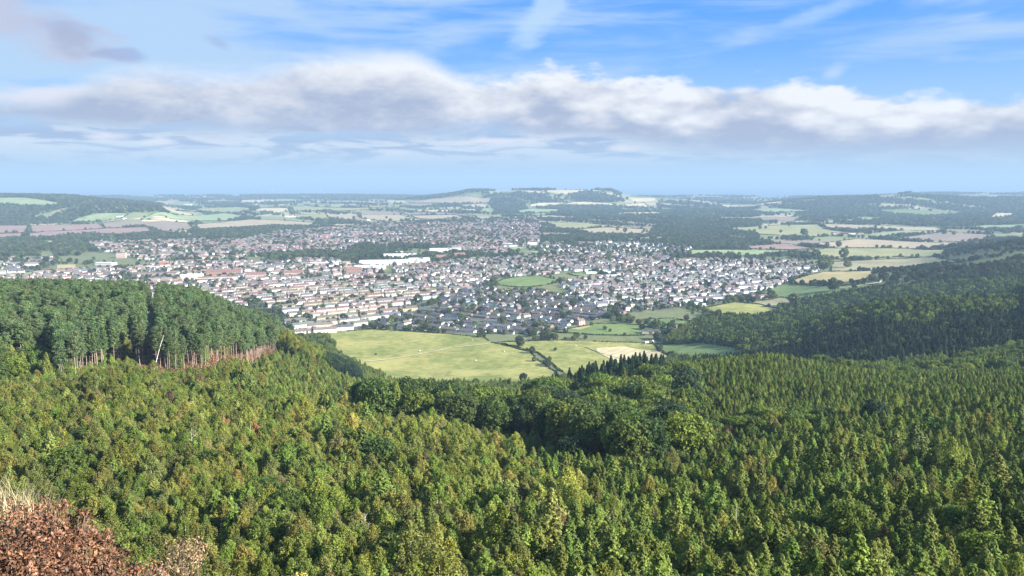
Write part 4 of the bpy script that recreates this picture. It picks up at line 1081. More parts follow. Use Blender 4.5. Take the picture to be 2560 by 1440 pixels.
def realise():
    r = np.random.default_rng(3)
    LIM = 290
    for kind, chunks in TREES.items():
        A = np.concatenate(chunks); z = height(A[:, 0], A[:, 1])
        px, py = project(A[:, 0], A[:, 1], z + 6 * A[:, 2])
        vid = r.integers(0, len(KINDS[kind]), len(A)); rz = r.random(len(A)) * 6.283
        seen = (px > 0) & (px < 2560) & (py < 1440) & (A[:, 1] > 40)
        ind = np.zeros(len(A), bool)
        if kind in WORDS:
            size = np.where(seen, A[:, 2] / np.hypot(A[:, 0], A[:, 1]), 0)
            if kind == 'pine_tree': size = np.where(py > 800, size * 2, size)
            best = np.argsort(-size)[:LIM]; best = best[size[best] > 0]; ind[best] = True
            _, ph, grp = WORDS[kind]
            zlo, zhi = np.percentile(A[best, 2], (2, 98))
            for i in best:
                sr = (A[i, 2] - zlo) / (zhi - zlo + 1e-6); lab = ph.format(c=colour_word(A[i, 3:6]), z='small' if sr < .33 else 'tall' if sr > .66 else 'medium') + ' ' + where_words(NEAR_MARKS, px[i], py[i])
                make_tree(kind, int(vid[i]), A[i, 0], A[i, 1], A[i, 2], A[i, 3:6], lab, grp)
        q = ~ind
        if q.any():
            scatter(STUFFNAME[kind], proto(kind), np.column_stack([A[q, 0], A[q, 1], z[q] - 0.05]), A[q, 2], rz[q], vid[q], A[q, 3:6], kind='stuff')
    # valley trees
    A = np.concatenate(VALLEY); z = height(A[:, 0], A[:, 1]); px, py = project(A[:, 0], A[:, 1], z + 4)
    vid = r.integers(0, len(KINDS['far_broad']), len(A)); rz = r.random(len(A)) * 6.283
    seen = (px > 0) & (px < 2560) & (A[:, 1] > 780) & (z < 6)
    size = np.where(seen, A[:, 2] / A[:, 1], 0); best = np.argsort(-size)[:240]
    ind = np.zeros(len(A), bool); ind[best] = True
    for i in best:
        lab = '{c} round tree '.format(c=colour_word(A[i, 3:6])) + where_words(TOWN_MARKS, px[i], py[i])
        make_tree('hedgerow_tree', int(vid[i]), A[i, 0], A[i, 1], A[i, 2], A[i, 3:6], lab, WORDS['hedgerow_tree'][2], mesh_kind='far_broad')
    q = ~ind
    scatter('valley_woodland', proto('far_broad'), np.column_stack([A[q, 0], A[q, 1], z[q] - 0.3]), A[q, 2], rz[q], vid[q], A[q, 3:6], kind='stuff')
    # trees named one by one
    for k, (px_, py_, kind, s, t, lab) in enumerate(SPECIAL):
        w = unproject([(px_, py_)], 60.0 if py_ > 1000 else 380.0 if py_ > 970 else 700.0)[0]
        make_tree(kind, k % len(KINDS[kind]), w[0], w[1], s, t, lab)
    for k, (px_, py_, h, lab) in enumerate(FIELD_TREES):
        w = unproject([(px_, py_)], 700.0 if py_ > 800 else 1000.0)[0]
        s = h * w[1] / F / 9.0
        make_tree('hedgerow_tree', k % 4, w[0], w[1], s, pick('valley', 1, r, .1)[0], lab, mesh_kind='far_broad')
    print('trees', {k: sum(len(c) for c in v) for k, v in TREES.items()}, 'valley', len(A))
realise()

# ------------------------------------------------------------------ hedges between the fields
def hedges():
    r = np.random.default_rng(77)
    M = M_LEAF
    for w, desc, ym in HEDGE_JOBS:
        step = 2.2 + ym / 700; hw = 1.3 + ym / 4200; hh = 1.2 + ym / 2600
        Cs, Ns = [], []
        n = len(w)
        for i in range(n):
            a, b = w[i], w[(i + 1) % n]; L = np.linalg.norm(b - a)
            k = int(L / step * 9)
            t = r.random(k); gap = (np.sin(t * L / 31 + i * 2.1) + 0.3 * np.sin(t * L / 7.7)) > -0.95
            t = t[gap]; k = len(t)
            if not k: continue
            p = a + (b - a) * t[:, None]
            d = sphere_pts(r, k); d[:, 2] = np.abs(d[:, 2])
            wob = np.sin(t * L / 19 + i)[:, None] * hw * 0.5
            nrm = np.array([-(b - a)[1], (b - a)[0]]) / (L + 1e-6)
            xy = p + nrm * wob + d[:, :2] * hw * r.uniform(.5, 1, (k, 1))
            zz = height(xy[:, 0], xy[:, 1]) + 0.2 + d[:, 2] * hh * r.uniform(.4, 1.15, k)
            Cs.append(np.column_stack([xy, zz])); Ns.append(d + 0.4 * r.normal(size=(k, 3)))
        if not Cs: continue
        V, Q = leaf_quads(np.concatenate(Cs), np.concatenate(Ns), 0.9 + ym / 1500, r, 1.5)
        o = link('hedge', mesh_np('hedge', V, Q, M), label='dark bushy hedge around the ' + desc, category='hedge', group='hedges between the fields')
        o['tint'] = [0.045, 0.062, 0.028]
hedges()

# ------------------------------------------------------------------ houses
M_ROOF = None
def roof_material():
    m, nt, b = new_mat('roof_tiles')
    a = nt.nodes.new('ShaderNodeAttribute'); a.attribute_type = 'INSTANCER'; a.attribute_name = 'tint2'
    g = nt.nodes.new('ShaderNodeNewGeometry'); n = noise_node(nt, g.outputs['Position'], 0.4, 3)
    f = step_node(nt, n, 0.3, 0.7, 0.85, 1.15)
    cmb = nt.nodes.new('ShaderNodeCombineColor')
    for i in range(3): nt.links.new(f, cmb.inputs[i])
    nt.links.new(mix_node(nt, 1.0, a.outputs['Color'], cmb.outputs[0], 'MULTIPLY'), b.inputs['Base Color'])
    b.inputs['Roughness'].default_value = 0.75
    return m
M_ROOF = roof_material()

def house_parts(L, D, H, rise, units, hip=0.0, porch=True):
    """wall, roof, chimney, windows as MB; ridge along x, front towards -y"""
    w = MB(); x, y = L / 2, D / 2
    vs = [(-x,-y,-0.6),(x,-y,-0.6),(x,y,-0.6),(-x,y,-0.6),(-x,-y,H),(x,-y,H),(x,y,H),(-x,y,H)]
    fs = [(0,1,5,4),(2,3,7,6)]
    if hip == 0:
        vs += [(-x,0,H+rise),(x,0,H+rise)]; fs += [(1,2,6,9,5),(3,0,4,8,7)]
    else: fs += [(1,2,6,5),(3,0,4,7)]
    w.add(vs, fs, M_TINT)
    rf = MB(); o = 0.35; X, Y = x + (0.15 if hip == 0 else o), y + o; zb = H - o * rise / y; rx = X - hip; t = 0.12; rr = H + rise + 0.10
    vs = [(-X,-Y,zb),(X,-Y,zb),(X,Y,zb),(-X,Y,zb),(-rx,0,rr),(rx,0,rr)]
    vs += [(a,b_,c - t) for a, b_, c in vs]
    rf.add(vs, [(0,1,5,4),(2,3,4,5),(1,2,5),(3,0,4),(6,10,11,7),(8,11,10,9),(0,6,7,1),(2,8,9,3)] + ([(1,7,8,2),(3,9,6,0)] if hip else []), M_ROOF)
    ch = []
    for k in range(max(1, units // 2)):
        cx = -x + L * (k + 0.5) / max(1, units // 2)
        c = MB(); c.box(cx-.45, cx+.45, -.35, .35, H + rise - 0.7, H + rise + 1.0, M_CHIM); c.box(cx-.3, cx-.08, -.12, .12, H+rise+1.0, H+rise+1.35, M_PBARK); c.box(cx+.08, cx+.3, -.12, .12, H+rise+1.0, H+rise+1.35, M_PBARK)
        ch.append(c)
    win = MB(); floors = 2 if H > 4 else 1
    for u_ in range(units):
        ux = -x + L * (u_ + 0.5) / units; q = L / units
        for s in (-1, 1):
            for f in range(floors):
                z0 = 0.9 + f * 2.6
                for dx in (-0.24, 0.24):
                    if f == 0 and dx > 0 and s < 0:
                        win.box(ux + dx*q - .45, ux + dx*q + .45, min(s*y, s*(y+.05)), max(s*y, s*(y+.05)), 0, 2.05, M_GLASS); continue
                    win.box(ux + dx*q - .6, ux + dx*q + .6, min(s*y, s*(y+.05)), max(s*y, s*(y+.05)), z0, z0 + 1.25, M_GLASS)
    return w, rf, ch, win
HT = {  # kind: (length, depth, wall height, roof rise, units, hip)
 'terraced_house': (30, 8.2, 5.1, 2.5, 5, 0), 'short_terrace': (19, 8.2, 5.1, 2.5, 3, 0),
 'bungalow': (13, 8.0, 2.7, 2.4, 1, 0), 'semi_detached_house': (12.5, 8.4, 5.1, 2.9, 2, 2.6),
 'gabled_house': (9.5, 8.5, 5.0, 3.4, 1, 0), 'long_bungalow_row': (24, 7.5, 2.7, 2.1, 4, 0)}
HM = {}
def merged(mbs, name):
    b = MB()
    for q in mbs:
        for f, mi in zip(q.f, q.m): b.add([q.v[i] for i in f], [tuple(range(len(f)))], q.mats[mi])
    return b.mesh(name)
for k, v in HT.items():
    w, rf, ch, wi = house_parts(*v)
    HM[k] = dict(wall=w.mesh('house_wall'), roof=rf.mesh('house_roof'), chimney=[c.mesh('chimney') for c in ch], windows=wi.mesh('house_windows'),
                 src=bpy.data.objects.new(k + '_source', merged([w, rf, wi] + ch, k + '_whole')))
WALLC = {'cream': (0.64,0.60,0.51), 'white': (0.80,0.79,0.77), 'brick': (0.27,0.17,0.13), 'buff': (0.42,0.35,0.27), 'pinkish': (0.40,0.31,0.27)}
ROOFC = {'brown': (0.135,0.105,0.09), 'slate': (0.125,0.12,0.118), 'red': (0.19,0.11,0.09), 'grey': (0.12,0.12,0.12), 'pink': (0.22,0.165,0.145)}
STYLE = {  # angle, row spacing, kinds, walls, roofs, density, angle noise, words
 'terraces': (34, 33, [('terraced_house',.6),('short_terrace',.4)], [('cream',.65),('white',.25),('buff',.1)], [('brown',.7),('grey',.2),('pink',.1)], .94, 2, 'in the long terraces left of the middle'),
 'bungalows': (-36, 24, [('bungalow',.55),('long_bungalow_row',.3),('gabled_house',.15)], [('white',.55),('cream',.3),('brick',.15)], [('slate',.75),('brown',.15),('grey',.1)], .9, 7, 'in the dark roofed estate above the big pasture'),
 'semis': (26, 27, [('semi_detached_house',.4),('gabled_house',.35),('short_terrace',.25)], [('white',.9),('cream',.1)], [('slate',.65),('brown',.35)], .82, 12, 'in the right-hand part of the town'),
 'middle': (22, 25, [('gabled_house',.5),('semi_detached_house',.3),('short_terrace',.2)], [('white',.75),('cream',.2),('pinkish',.05)], [('brown',.5),('slate',.42),('pink',.08)], .85, 18, 'around the round playing field'),
 'outskirts': (40, 34, [('gabled_house',.7),('semi_detached_house',.3)], [('white',.8),('cream',.2)], [('slate',.6),('brown',.4)], .55, 35, 'among the trees behind the playing fields'),
 'old_town': (12, 22, [('gabled_house',.45),('short_terrace',.35),('terraced_house',.2)], [('white',.5),('pinkish',.15),('brick',.15),('cream',.2)], [('red',.18),('pink',.27),('grey',.3),('slate',.25)], .72, 35, 'in the old town'),
 'north_estate': (14, 24, [('short_terrace',.5),('semi_detached_house',.5)], [('pinkish',.25),('cream',.35),('white',.4)], [('pink',.5),('red',.12),('grey',.38)], .7, 18, 'in the far estate on the left'),
 'west_side': (24, 25, [('bungalow',.4),('semi_detached_house',.35),('short_terrace',.25)], [('white',.55),('cream',.3),('pinkish',.15)], [('pink',.35),('grey',.35),('red',.08),('brown',.22)], .78, 22, 'behind the pine stand'),
 'far_west': (20, 32, [('gabled_house',.6),('terraced_house',.4)], [('white',.6),('cream',.4)], [('grey',.7),('pink',.3)], .4, 20, 'on the left edge of the town'),
}
def pickw(lst, r):
    q = r.random(); s = 0
    for k, p in lst:
        s += p
        if q <= s: return k
    return lst[-1][0]
BLOCK = []   # footprints of special buildings to keep clear (x, y, radius)
HOUSES = []; CARS = []; ROADS = []
def special_px(px, py): return unproject([(px, py)], 1000.0)[0]
SPECB = [  # foot x, y, length, depth, height, rise, angle, wall, roof, category, label
 (957,661,110,45,9,2.0,10,'white','metal','warehouse','long white warehouse roof left of the supermarket'),
 (1043,656,60,32,9,2.5,14,'white','metal','warehouse','bright white gabled hall at the right of the industrial site'),
 (1000,645,85,34,10,2,12,'white','metal','warehouse','white hall behind the industrial site'),
 (925,672,70,28,7,1.5,5,'white','metal','warehouse','flat pale shed at the front of the industrial site'),
 (812,663,62,22,6,1.5,-8,'white','metal','warehouse','low white shed left of the industrial site'),
 (1100,630,60,30,9,2,10,'white','metal','supermarket','white supermarket at the edge of the old town'),
 (1135,628,40,26,8,2,10,'white','metal','supermarket','smaller white store right of the supermarket'),
 (995,636,26,16,7,1.5,5,'white','metal','warehouse','small white block behind the industrial halls'),
 (1102,652,26,18,9,6,20,'brick','redt','building','salmon red gabled hall beside the industrial site'),
 (1148,645,30,18,9,5,20,'brick','redt','building','red roofed brick hall at the foot of the old town'),
 (885,684,34,14,9,5,15,'brick','redt','building','red brick school with gabled wings in the middle'),
 (640,695,40,14,8,4,15,'pinkish','redt','building','pinkish brick blocks left of the middle'),
 (735,690,40,14,8,4,12,'pinkish','redt','building','pinkish brick school below the railway line'),
 (1905,748,20,12,7,0.5,30,'buff','brownt','building','square tan brick building at the right edge of the houses'),
 (1880,742,26,16,5,1,30,'brick','slate','building','low dark roofed hall beside the tan brick building'),
 (1495,684,55,12,4,0.8,8,'white','metal','school','long low school with a white roof'),
 (1520,692,40,12,4,0.6,8,'white','metal','school','second low school block in front of the white roofed one'),
 (1400,552,95,30,7,2,6,'white','metal','barn','long pale farm shed above the olive field'),
 (1425,548,40,20,9,3,6,'buff','metal','barn','tall farm shed at the right end of the long barn'),
 (1334,612,22,12,9,3,0,'white','slate','building','white church hall among the trees'),
 (1275,614,34,12,6,2,10,'white','metal','building','long white cottage row behind the middle houses'),
 (1388,618,22,14,5,2,15,'white','metal','building','white building among the trees right of the church hall'),
 (304,645,22,16,14,0.5,10,'pinkish','brownt','flats','tall pinkish block of flats on the left'),
 (265,663,46,18,6,1.5,-10,'white','metal','building','white roofed school on the left'),
 (410,663,20,14,7,3,10,'brick','orange','building','building with a bright orange roof on the left'),
 (300,543,28,14,6,3,10,'white','slate','farmhouse','white farmhouse between the green hill fields'),
 (310,548,18,10,5,2.5,60,'white','slate','farmhouse','white barn right of the hill farmhouse'),
 (727,543,55,16,6,2,5,'white','metal','barn','long white farm shed by the distant tree line'),
 (920,552,22,12,5,2,20,'white','metal','barn','white barn above the town'),
 (470,513,60,25,8,2,0,'white','metal','barn','far white shed behind the left-hand wood'),
 (2090,586,34,14,6,3,15,'buff','brownt','barn','left barn of the farm in the right-hand fields'),
 (2110,586,30,14,6,3,-20,'brick','redt','barn','red roofed barn of the farm in the right-hand fields'),
 (2130,586,34,12,5,2.5,10,'white','slate','barn','long low barn of the farm in the right-hand fields'),
 (2150,587,26,12,5,2.5,10,'buff','brownt','barn','right barn of the farm in the right-hand fields'),
 (1625,856,22,9,4,1.2,-5,'buff','slate','stable','dark roofed stable beside two white trailers'),
 (1690,851,20,8,3.5,1,5,'buff','brownt','stable','long stable shed by the bright pasture'),
 (1740,832,12,7,4,1.5,0,'white','metal','cottage','white cottage in the trees below the dark hill'),
 (1757,834,8,6,4,1.5,40,'white','slate','cottage','small white outbuilding below the dark hill'),
 (1785,800,14,8,3,1,20,'white','metal','shed','grey shed between the trees and the dark hill'),
 (1757,765,9,5,3,1,20,'white','metal','shed','small white shed at the corner of the yellow green field'),
 (1354,827,8,7,5,1.5,-30,'pinkish','brownt','house','pinkish gable end at the edge of the bungalows'),
 (1405,825,11,7,4,1.5,-30,'white','slate','house','last white bungalow at the pasture corner'),
 (1450,812,12,8,6,2.5,40,'pinkish','brownt','house','tall pinkish house on the dry bank'),
 (800,822,34,9,6,2.5,22,'cream','brownt','terrace','cream terrace with arched doorways below the last rows'),
 (812,833,30,9,6,2.5,22,'cream','brownt','terrace','nearest cream terrace at the corner of the big pasture'),
 (855,828,30,9,6,2.5,22,'cream','slate','terrace','nearest white terrace beside the big pasture'),
 (770,838,34,9,5,2.5,22,'cream','brownt','terrace','cream terrace half hidden by the olive birches'),
 (510,742,14,9,7,3,60,'brick','redt','house','tall brick house at the end of the pine stand'),
 (370,740,16,9,6,2.5,20,'white','slate','house','white house seen through the gap in the pines'),
 (390,690,90,20,7,2,4,'buff','brownt','building','long tan and grey works roof behind the pines'),
 (560,688,70,22,9,4,18,'brick','redt','building','long red roofed brick school behind the pines'),
 (545,700,75,9,6,2,18,'cream','brownt','building','long cream wing in front of the brick school'),
 (480,700,44,12,8,4,30,'buff','metal','building','pale gabled hall left of the brick school'),
]
RM = {'metal': M_METAL, 'redt': plain('red_tiles', (0.20,0.115,0.095), .8, .15, .2), 'brownt': plain('brown_tiles', (0.16,0.125,0.105), .8, .15, .2), 'slate': plain('slate_tiles', (0.09,0.09,0.10), .7, .15, .2), 'orange': plain('orange_tiles', (0.40,0.17,0.10), .8, .1, .2)}
for b in SPECB:
    w = special_px(b[0], b[1]); BLOCK.append((w[0], w[1], b[2] * 0.5 + 4, math.radians(b[6]), b[2] / 2 + 5, b[3] / 2 + 6))

def town():
    r = np.random.default_rng(99)
    clear = [w for w in FW]
    PATCH = [unproject(p, 1000.0) for p in ([(590,772),(640,762),(700,768),(740,800),(700,808),(640,800)],)]
    for dn, w in DISTW.items():
        ang, rowsp, kinds, walls, roofs, dens, an, words = STYLE[dn]
        a = math.radians(ang); ca, sa = math.cos(a), math.sin(a)
        c0 = w.mean(0); q = (w - c0) @ np.array([[ca, -sa], [sa, ca]])
        l0, l1 = q.min(0), q.max(0)
        row = 0; v = l0[1]
        while v < l1[1]:
            uu = l0[0] + r.random() * 8
            kind_row = pickw(kinds, r); wall_row = pickw(walls, r); roof_row = pickw(roofs, r); flip = math.pi * (row % 2)
            seg = []
            while uu < l1[0]:
                if r.random() < 0.13: kind_row = pickw(kinds, r); wall_row = pickw(walls, r); roof_row = pickw(roofs, r)
                k = kind_row if r.random() < 0.85 else pickw(kinds, r)
                L = HT[k][0]; gap = 2.2 + r.random() * (3.0 if k in ('terraced_house', 'short_terrace') else 4.5)
                if r.random() < 0.04: uu += 12
                cu = uu + L / 2; bend = 5 * math.sin(cu / 90 + row * .15)
                dv = r.normal(0, 0.8) if an < 5 else r.normal(0, 2.0)
                X = c0[0] + cu * ca - (v + dv + bend) * sa; Y = c0[1] + cu * sa + (v + dv + bend) * ca
                uu += L + gap
                ok = inside(w, np.array([X]), np.array([Y]))[0] and r.random() < dens and not any(inside(f, np.array([X]), np.array([Y]))[0] for f in clear + PATCH)
                if ok:
                    for bx, by, br, ba, bl, bd in BLOCK:
                        ddx, ddy = X - bx, Y - by
                        if abs(ddx * math.cos(ba) + ddy * math.sin(ba)) < bl + L * .4 and abs(-ddx * math.sin(ba) + ddy * math.cos(ba)) < bd + 5: ok = False; break
                if not ok: continue
                wc = wall_row if r.random() < 0.8 else pickw(walls, r); rc = roof_row if r.random() < 0.8 else pickw(roofs, r)
                HOUSES.append((k, X, Y, a + math.radians(r.normal(0, an)) + (math.pi if r.random() < .15 else 0) + (math.pi / 2 if (an > 5 and r.random() < .18 and L < 16) else 0), wc, rc, words, dn))
                seg.append((X, Y))
                if Y < 1900 and r.random() < 0.6:
                    off = -9.5 - r.random()*2; cu2 = cu + r.uniform(-L/2, L/2)
                    CARS.append((c0[0] + cu2 * ca - (v + off) * sa, c0[1] + cu2 * sa + (v + off) * ca, a + math.radians(r.normal(0, 4)), words))
            if len(seg) > 2 and Y < 9e9:
                ROADS.append((seg[0], seg[-1], a, dn, [p for p in seg]))
            row += 1; v += rowsp * (0.93 + 0.14 * r.random())
    print('houses', len(HOUSES), 'cars', len(CARS))
town()

def jitc(c, r, j=0.07): return [float(max(0.01, v * (1 + r.normal(0, j)))) for v in c]
HWORD = {'terraced_house': ('terrace', 'long {w} terrace with {r} roof'), 'short_terrace': ('terrace', 'short {w} terrace with {r} roof'),
         'bungalow': ('bungalow', '{w} bungalow with {r} roof'), 'semi_detached_house': ('house', '{w} paired house with {r} roof'),
         'gabled_house': ('house', '{w} gabled house with {r} roof'), 'long_bungalow_row': ('bungalow', '{w} bungalow row with {r} roof')}
RW = {'brown': 'brown', 'slate': 'dark slate', 'red': 'red', 'grey': 'grey', 'pink': 'faded pink'}
def edge_words(px, py):
    return 'towards the ' + ('left' if px < 700 else 'middle left' if px < 1100 else 'middle' if px < 1400 else 'middle right' if px < 1700 else 'right')
def build_houses():
    r = np.random.default_rng(8)
    H = sorted(HOUSES, key=lambda h: h[2])
    count = {}; rest = {}
    for k, X, Y, a, wc, rc, words, dn in H:
        px, py = project(X, Y, 3.0)
        hidden = (px < 715 and py > 760) or (px < 480 and py > 712)
        wt, rt = jitc(WALLC[wc], r), jitc(ROOFC[rc], r)
        if 0 < px < 2560 and count.get(k, 0) < (170 if k in ('gabled_house', 'semi_detached_house', 'bungalow') else 150) and not hidden:
            count[k] = count.get(k, 0) + 1
            cat, ph = HWORD[k]
            e = bpy.data.objects.new(k, None); COL.objects.link(e); e.location = (X, Y, float(height(X, Y))); e.rotation_euler = (0, 0, a)
            e['category'] = cat; e['group'] = ph.format(w=wc, r=RW[rc]).replace('house', 'houses').replace('bungalow', 'bungalows')
            e['label'] = ph.format(w=wc, r=RW[rc]) + ', ' + where_words(TOWN_MARKS, px, py)
            for pn, me in (('wall', HM[k]['wall']), ('roof', HM[k]['roof']), ('windows', HM[k]['windows'])):
                o = bpy.data.objects.new(pn, me); COL.objects.link(o); o.parent = e
                o['tint'] = wt; o['tint2'] = rt
                if pn == 'windows': o['kind'] = 'stuff'
            for me in HM[k]['chimney']:
                o = bpy.data.objects.new('chimney', me); COL.objects.link(o); o.parent = e
        else:
            rest.setdefault(k, []).append((X, Y, a, *wt, *rt))
    keys = list(rest); allr = []; vid = []
    for i, k in enumerate(keys):
        allr += rest[k]; vid += [i] * len(rest[k])
    A = np.array(allr)
    o = scatter('houses', [HM[k]['src'] for k in keys], np.column_stack([A[:, 0], A[:, 1], height(A[:, 0], A[:, 1])]), np.ones(len(A)), A[:, 2], vid, A[:, 3:6], kind='stuff')
    t4 = np.ones((len(A), 4), np.float32); t4[:, :3] = A[:, 6:9]
    at = o.data.attributes.new('tint2', 'FLOAT_COLOR', 'POINT'); at.data.foreach_set('color', t4.ravel())
build_houses()

def special_buildings():
    r = np.random.default_rng(4)
    for px, py, L, D, H, rise, ang, wall, roof, cat, lab in SPECB:
        x, y = special_px(px, py)
        e = bpy.data.objects.new(cat if cat != 'building' else 'large_building', None); COL.objects.link(e)
        e.location = (x, y, float(height(x, y))); e.rotation_euler = (0, 0, math.radians(ang)); e['label'] = lab; e['category'] = cat
        wm = M_TINT
        w, rf, ch, win = house_parts(L, D, H, max(rise, .3), max(1, int(L / 8)))
        rf2 = MB(); rf2.v = rf.v; rf2.f = rf.f; rf2.m = rf.m; rf2.mats = [RM[roof]]
        a = link('wall', w.mesh('wall'), e); a['tint'] = [c * (1.0 if wall != 'white' else 1.0) for c in WALLC[wall]]
        link('roof', rf2.mesh('roof'), e)
        if cat in ('warehouse', 'barn', 'supermarket', 'stable', 'shed'):
            b = MB(); n = max(1, int(L / 14))
            for k in range(n):
                cx = -L/2 + L*(k+.5)/n; b.box(cx-2, cx+2, -D/2-.06, -D/2, 0, min(H*.7, 4.2), M_GLASS)
            link('doors', b.mesh('doors'), e, kind='stuff')
            b = MB()
            for k in range(int(L / 9)):
                cx = -L/2 + L*(k+.5)/max(1,int(L/9)); t = 0.55
                b.box(cx-.6, cx+.6, -D/2*.7, -D/2*.25, H + max(rise,.3)*.42, H + max(rise,.3)*.62, M_GLASS)
            if b.v: link('rooflights', b.mesh('rooflights'), e, kind='stuff')
        else:
            link('windows', win.mesh('windows'), e, kind='stuff')
            for c in ch[:2 if cat in ('school', 'building') else 4]: link('chimney', c.mesh('chimney'), e)
special_buildings()

def roads():
    r = np.random.default_rng(6)
    for s, t, a, dn, seg in ROADS:
        if seg[0][1] > 2600: continue
        b = MB(); ca, sa = math.cos(a), math.sin(a)
        off = -11.5
        P = np.array(seg); 
        if len(P) < 3: continue
        V = []; W = 2.6
        for q in P[::1]:
            for o_ in (-W, W):
                V.append((q[0] - (off + o_) * sa, q[1] + (off + o_) * ca))
        V = np.array(V); z = height(V[:, 0], V[:, 1]) + 0.10
        f = [(2*i, 2*i+2, 2*i+3, 2*i+1) for i in range(len(P)-1) if math.hypot(*(P[i+1]-P[i])) < 60]
        if not f: continue
        link('road', mesh_np('road', np.column_stack([V, z]), np.array(f), M_ASPHALT), kind='structure')
roads()

def strip(name, pts, width, mat, lift, y0=800.0, **props):
    w = unproject(pts, y0); P = []
    for i in range(len(w) - 1):
        n = max(2, int(np.linalg.norm(w[i+1] - w[i]) / 8))
        for k in range(n): P.append(w[i] + (w[i+1] - w[i]) * k / n)
    P.append(w[-1]); P = np.array(P); T = np.gradient(P, axis=0); T /= np.linalg.norm(T, axis=1, keepdims=True)
    Nn = np.column_stack([-T[:, 1], T[:, 0]]); wob = 1 + 0.2 * np.sin(np.arange(len(P)) * 1.7)[:, None]
    V = np.concatenate([P - Nn * width / 2 * wob, P + Nn * width / 2 * wob]); n = len(P)
    z = height(V[:, 0], V[:, 1]) + lift
    f = [(i, i + 1, n + i + 1, n + i) for i in range(n - 1)]
    return link(name, mesh_np(name, np.column_stack([V, z]), np.array(f), mat), **props)
M_DIRT = plain('pale_dirt', (0.46, 0.40, 0.26), .95, .2, .3)
strip('footpath', [(860,908),(960,902),(1040,890),(1130,872),(1220,862)], 2.4, M_DIRT, 1.35, kind='structure')
strip('farm_track', [(1925,770),(1985,768),(2060,745)], 4, M_DIRT, 1.4, 1000.0, kind='structure')
strip('farm_track', [(2080,722),(2120,720),(2200,708),(2220,690)], 4, M_DIRT, 1.4, 1000.0, kind='structure')
strip('town_road', [(870,800),(960,812),(1100,826),(1240,838)], 7, M_ASPHALT, .3, 1000.0, kind='structure')
strip('railway_path', [(690,640),(790,672),(860,700),(900,712)], 9, M_DIRT, .3, 1000.0, kind='structure')

# a dry stone wall running up the pasture
def stone_wall():
    w = unproject([(1463,870),(1500,884),(1560,902),(1600,920)], 800.0); r = np.random.default_rng(2); b = MB()
    m = plain('dry_stone', (0.42,0.38,0.28), .95, .25, 1.5)
    for i in range(len(w) - 1):
        L = np.linalg.norm(w[i+1] - w[i]); n = int(L / 1.1); d = (w[i+1]-w[i]) / L
        for k in range(n):
            q = w[i] + d * (k + .5) * 1.1; h = 1.2 + r.random() * .35; t = .38 + .1 * r.random(); s = .56; z = float(height(*q)) - .3
            vs = []
            for zz, tt in ((z, t), (z + .3 + h, t * .6)):
                for a_, c_ in ((-s, -tt), (s, -tt), (s, tt), (-s, tt)): vs.append((q[0] + d[0]*a_ - d[1]*c_, q[1] + d[1]*a_ + d[0]*c_, zz))
            b.add(vs, [(0,1,5,4),(1,2,6,5),(2,3,7,6),(3,0,4,7),(4,5,6,7)], m)
    link('stone_wall', b.mesh('stone_wall'), label='pale dry stone wall slanting down beside the dry straw slope', category='wall')
stone_wall()

# ------------------------------------------------------------------ cars, trailers, sheep, turbines
def car_mesh(vi):
    b = MB(); L, W = 4.3, 1.75
    prof = [(-L/2,.35),(-L/2,.85),(-L/2+.5,.95),(-L/2+.9,1.42),(L/2-1.7,1.45),(L/2-1.05,.98),(L/2-.1,.82),(L/2,.35)]
    if vi: prof = [(-L/2,.35),(-L/2,1.0),(-L/2+.1,1.75),(L/2-1.4,1.8),(L/2-.8,1.05),(L/2,.9),(L/2,.35)]
    n = len(prof); vs = [(x, -W/2, z) for x, z in prof] + [(x, W/2, z) for x, z in prof]
    b.add(vs, [tuple(range(n))[::-1], tuple(range(n, 2*n))] + [(i, (i+1) % n, n + (i+1) % n, n + i) for i in range(n)], M_TINT)
    for s in (-1, 1): b.box(-L/2+.9, L/2-1.6, s*W/2-.02, s*W/2+.02, .98, 1.32, M_GLASS)
    for x in (-1.35, 1.35):
        for s in (-1, 1):
            c = [(x + .33*math.cos(t*math.pi/4), s*(W/2-.02), .33 + .33*math.sin(t*math.pi/4)) for t in range(8)]; d = [(a_, s*(W/2+.06), c_) for a_, _, c_ in c]
            b.add(c + d, [tuple(range(8)), tuple(range(8, 16))] + [(i, (i+1) % 8, 8 + (i+1) % 8, 8+i) for i in range(8)], M_GLASS)
    return b.mesh('car')
def cars():
    r = np.random.default_rng(12); ms = [car_mesh(0), car_mesh(1)]
    cols = [('white',(.75,.75,.75)),('silver',(.5,.52,.54)),('black',(.03,.03,.035)),('red',(.35,.04,.03)),('blue',(.05,.1,.28)),('grey',(.2,.21,.22))]
    C = [c for c in sorted(CARS, key=lambda c: c[1]) if not any(inside(f, np.array([c[0]]), np.array([c[1]]))[0] for f in near_fields)][:260]
    for x, y, a, words in C:
        k = int(r.choice(6, p=[.3,.22,.15,.1,.1,.13])); v = int(r.random() < .2)
        px, py = project(x, y, 0)
        o = link('parked_car', ms[v], None, (x, y, float(height(x, y)) + .12), a, category='car', group=f'{cols[k][0]} {"vans" if v else "cars"} parked in the streets',
                 label=f'{cols[k][0]} {"van" if v else "car"} parked ' + where_words(TOWN_MARKS, px, py))
        o['tint'] = list(cols[k][1])
cars()
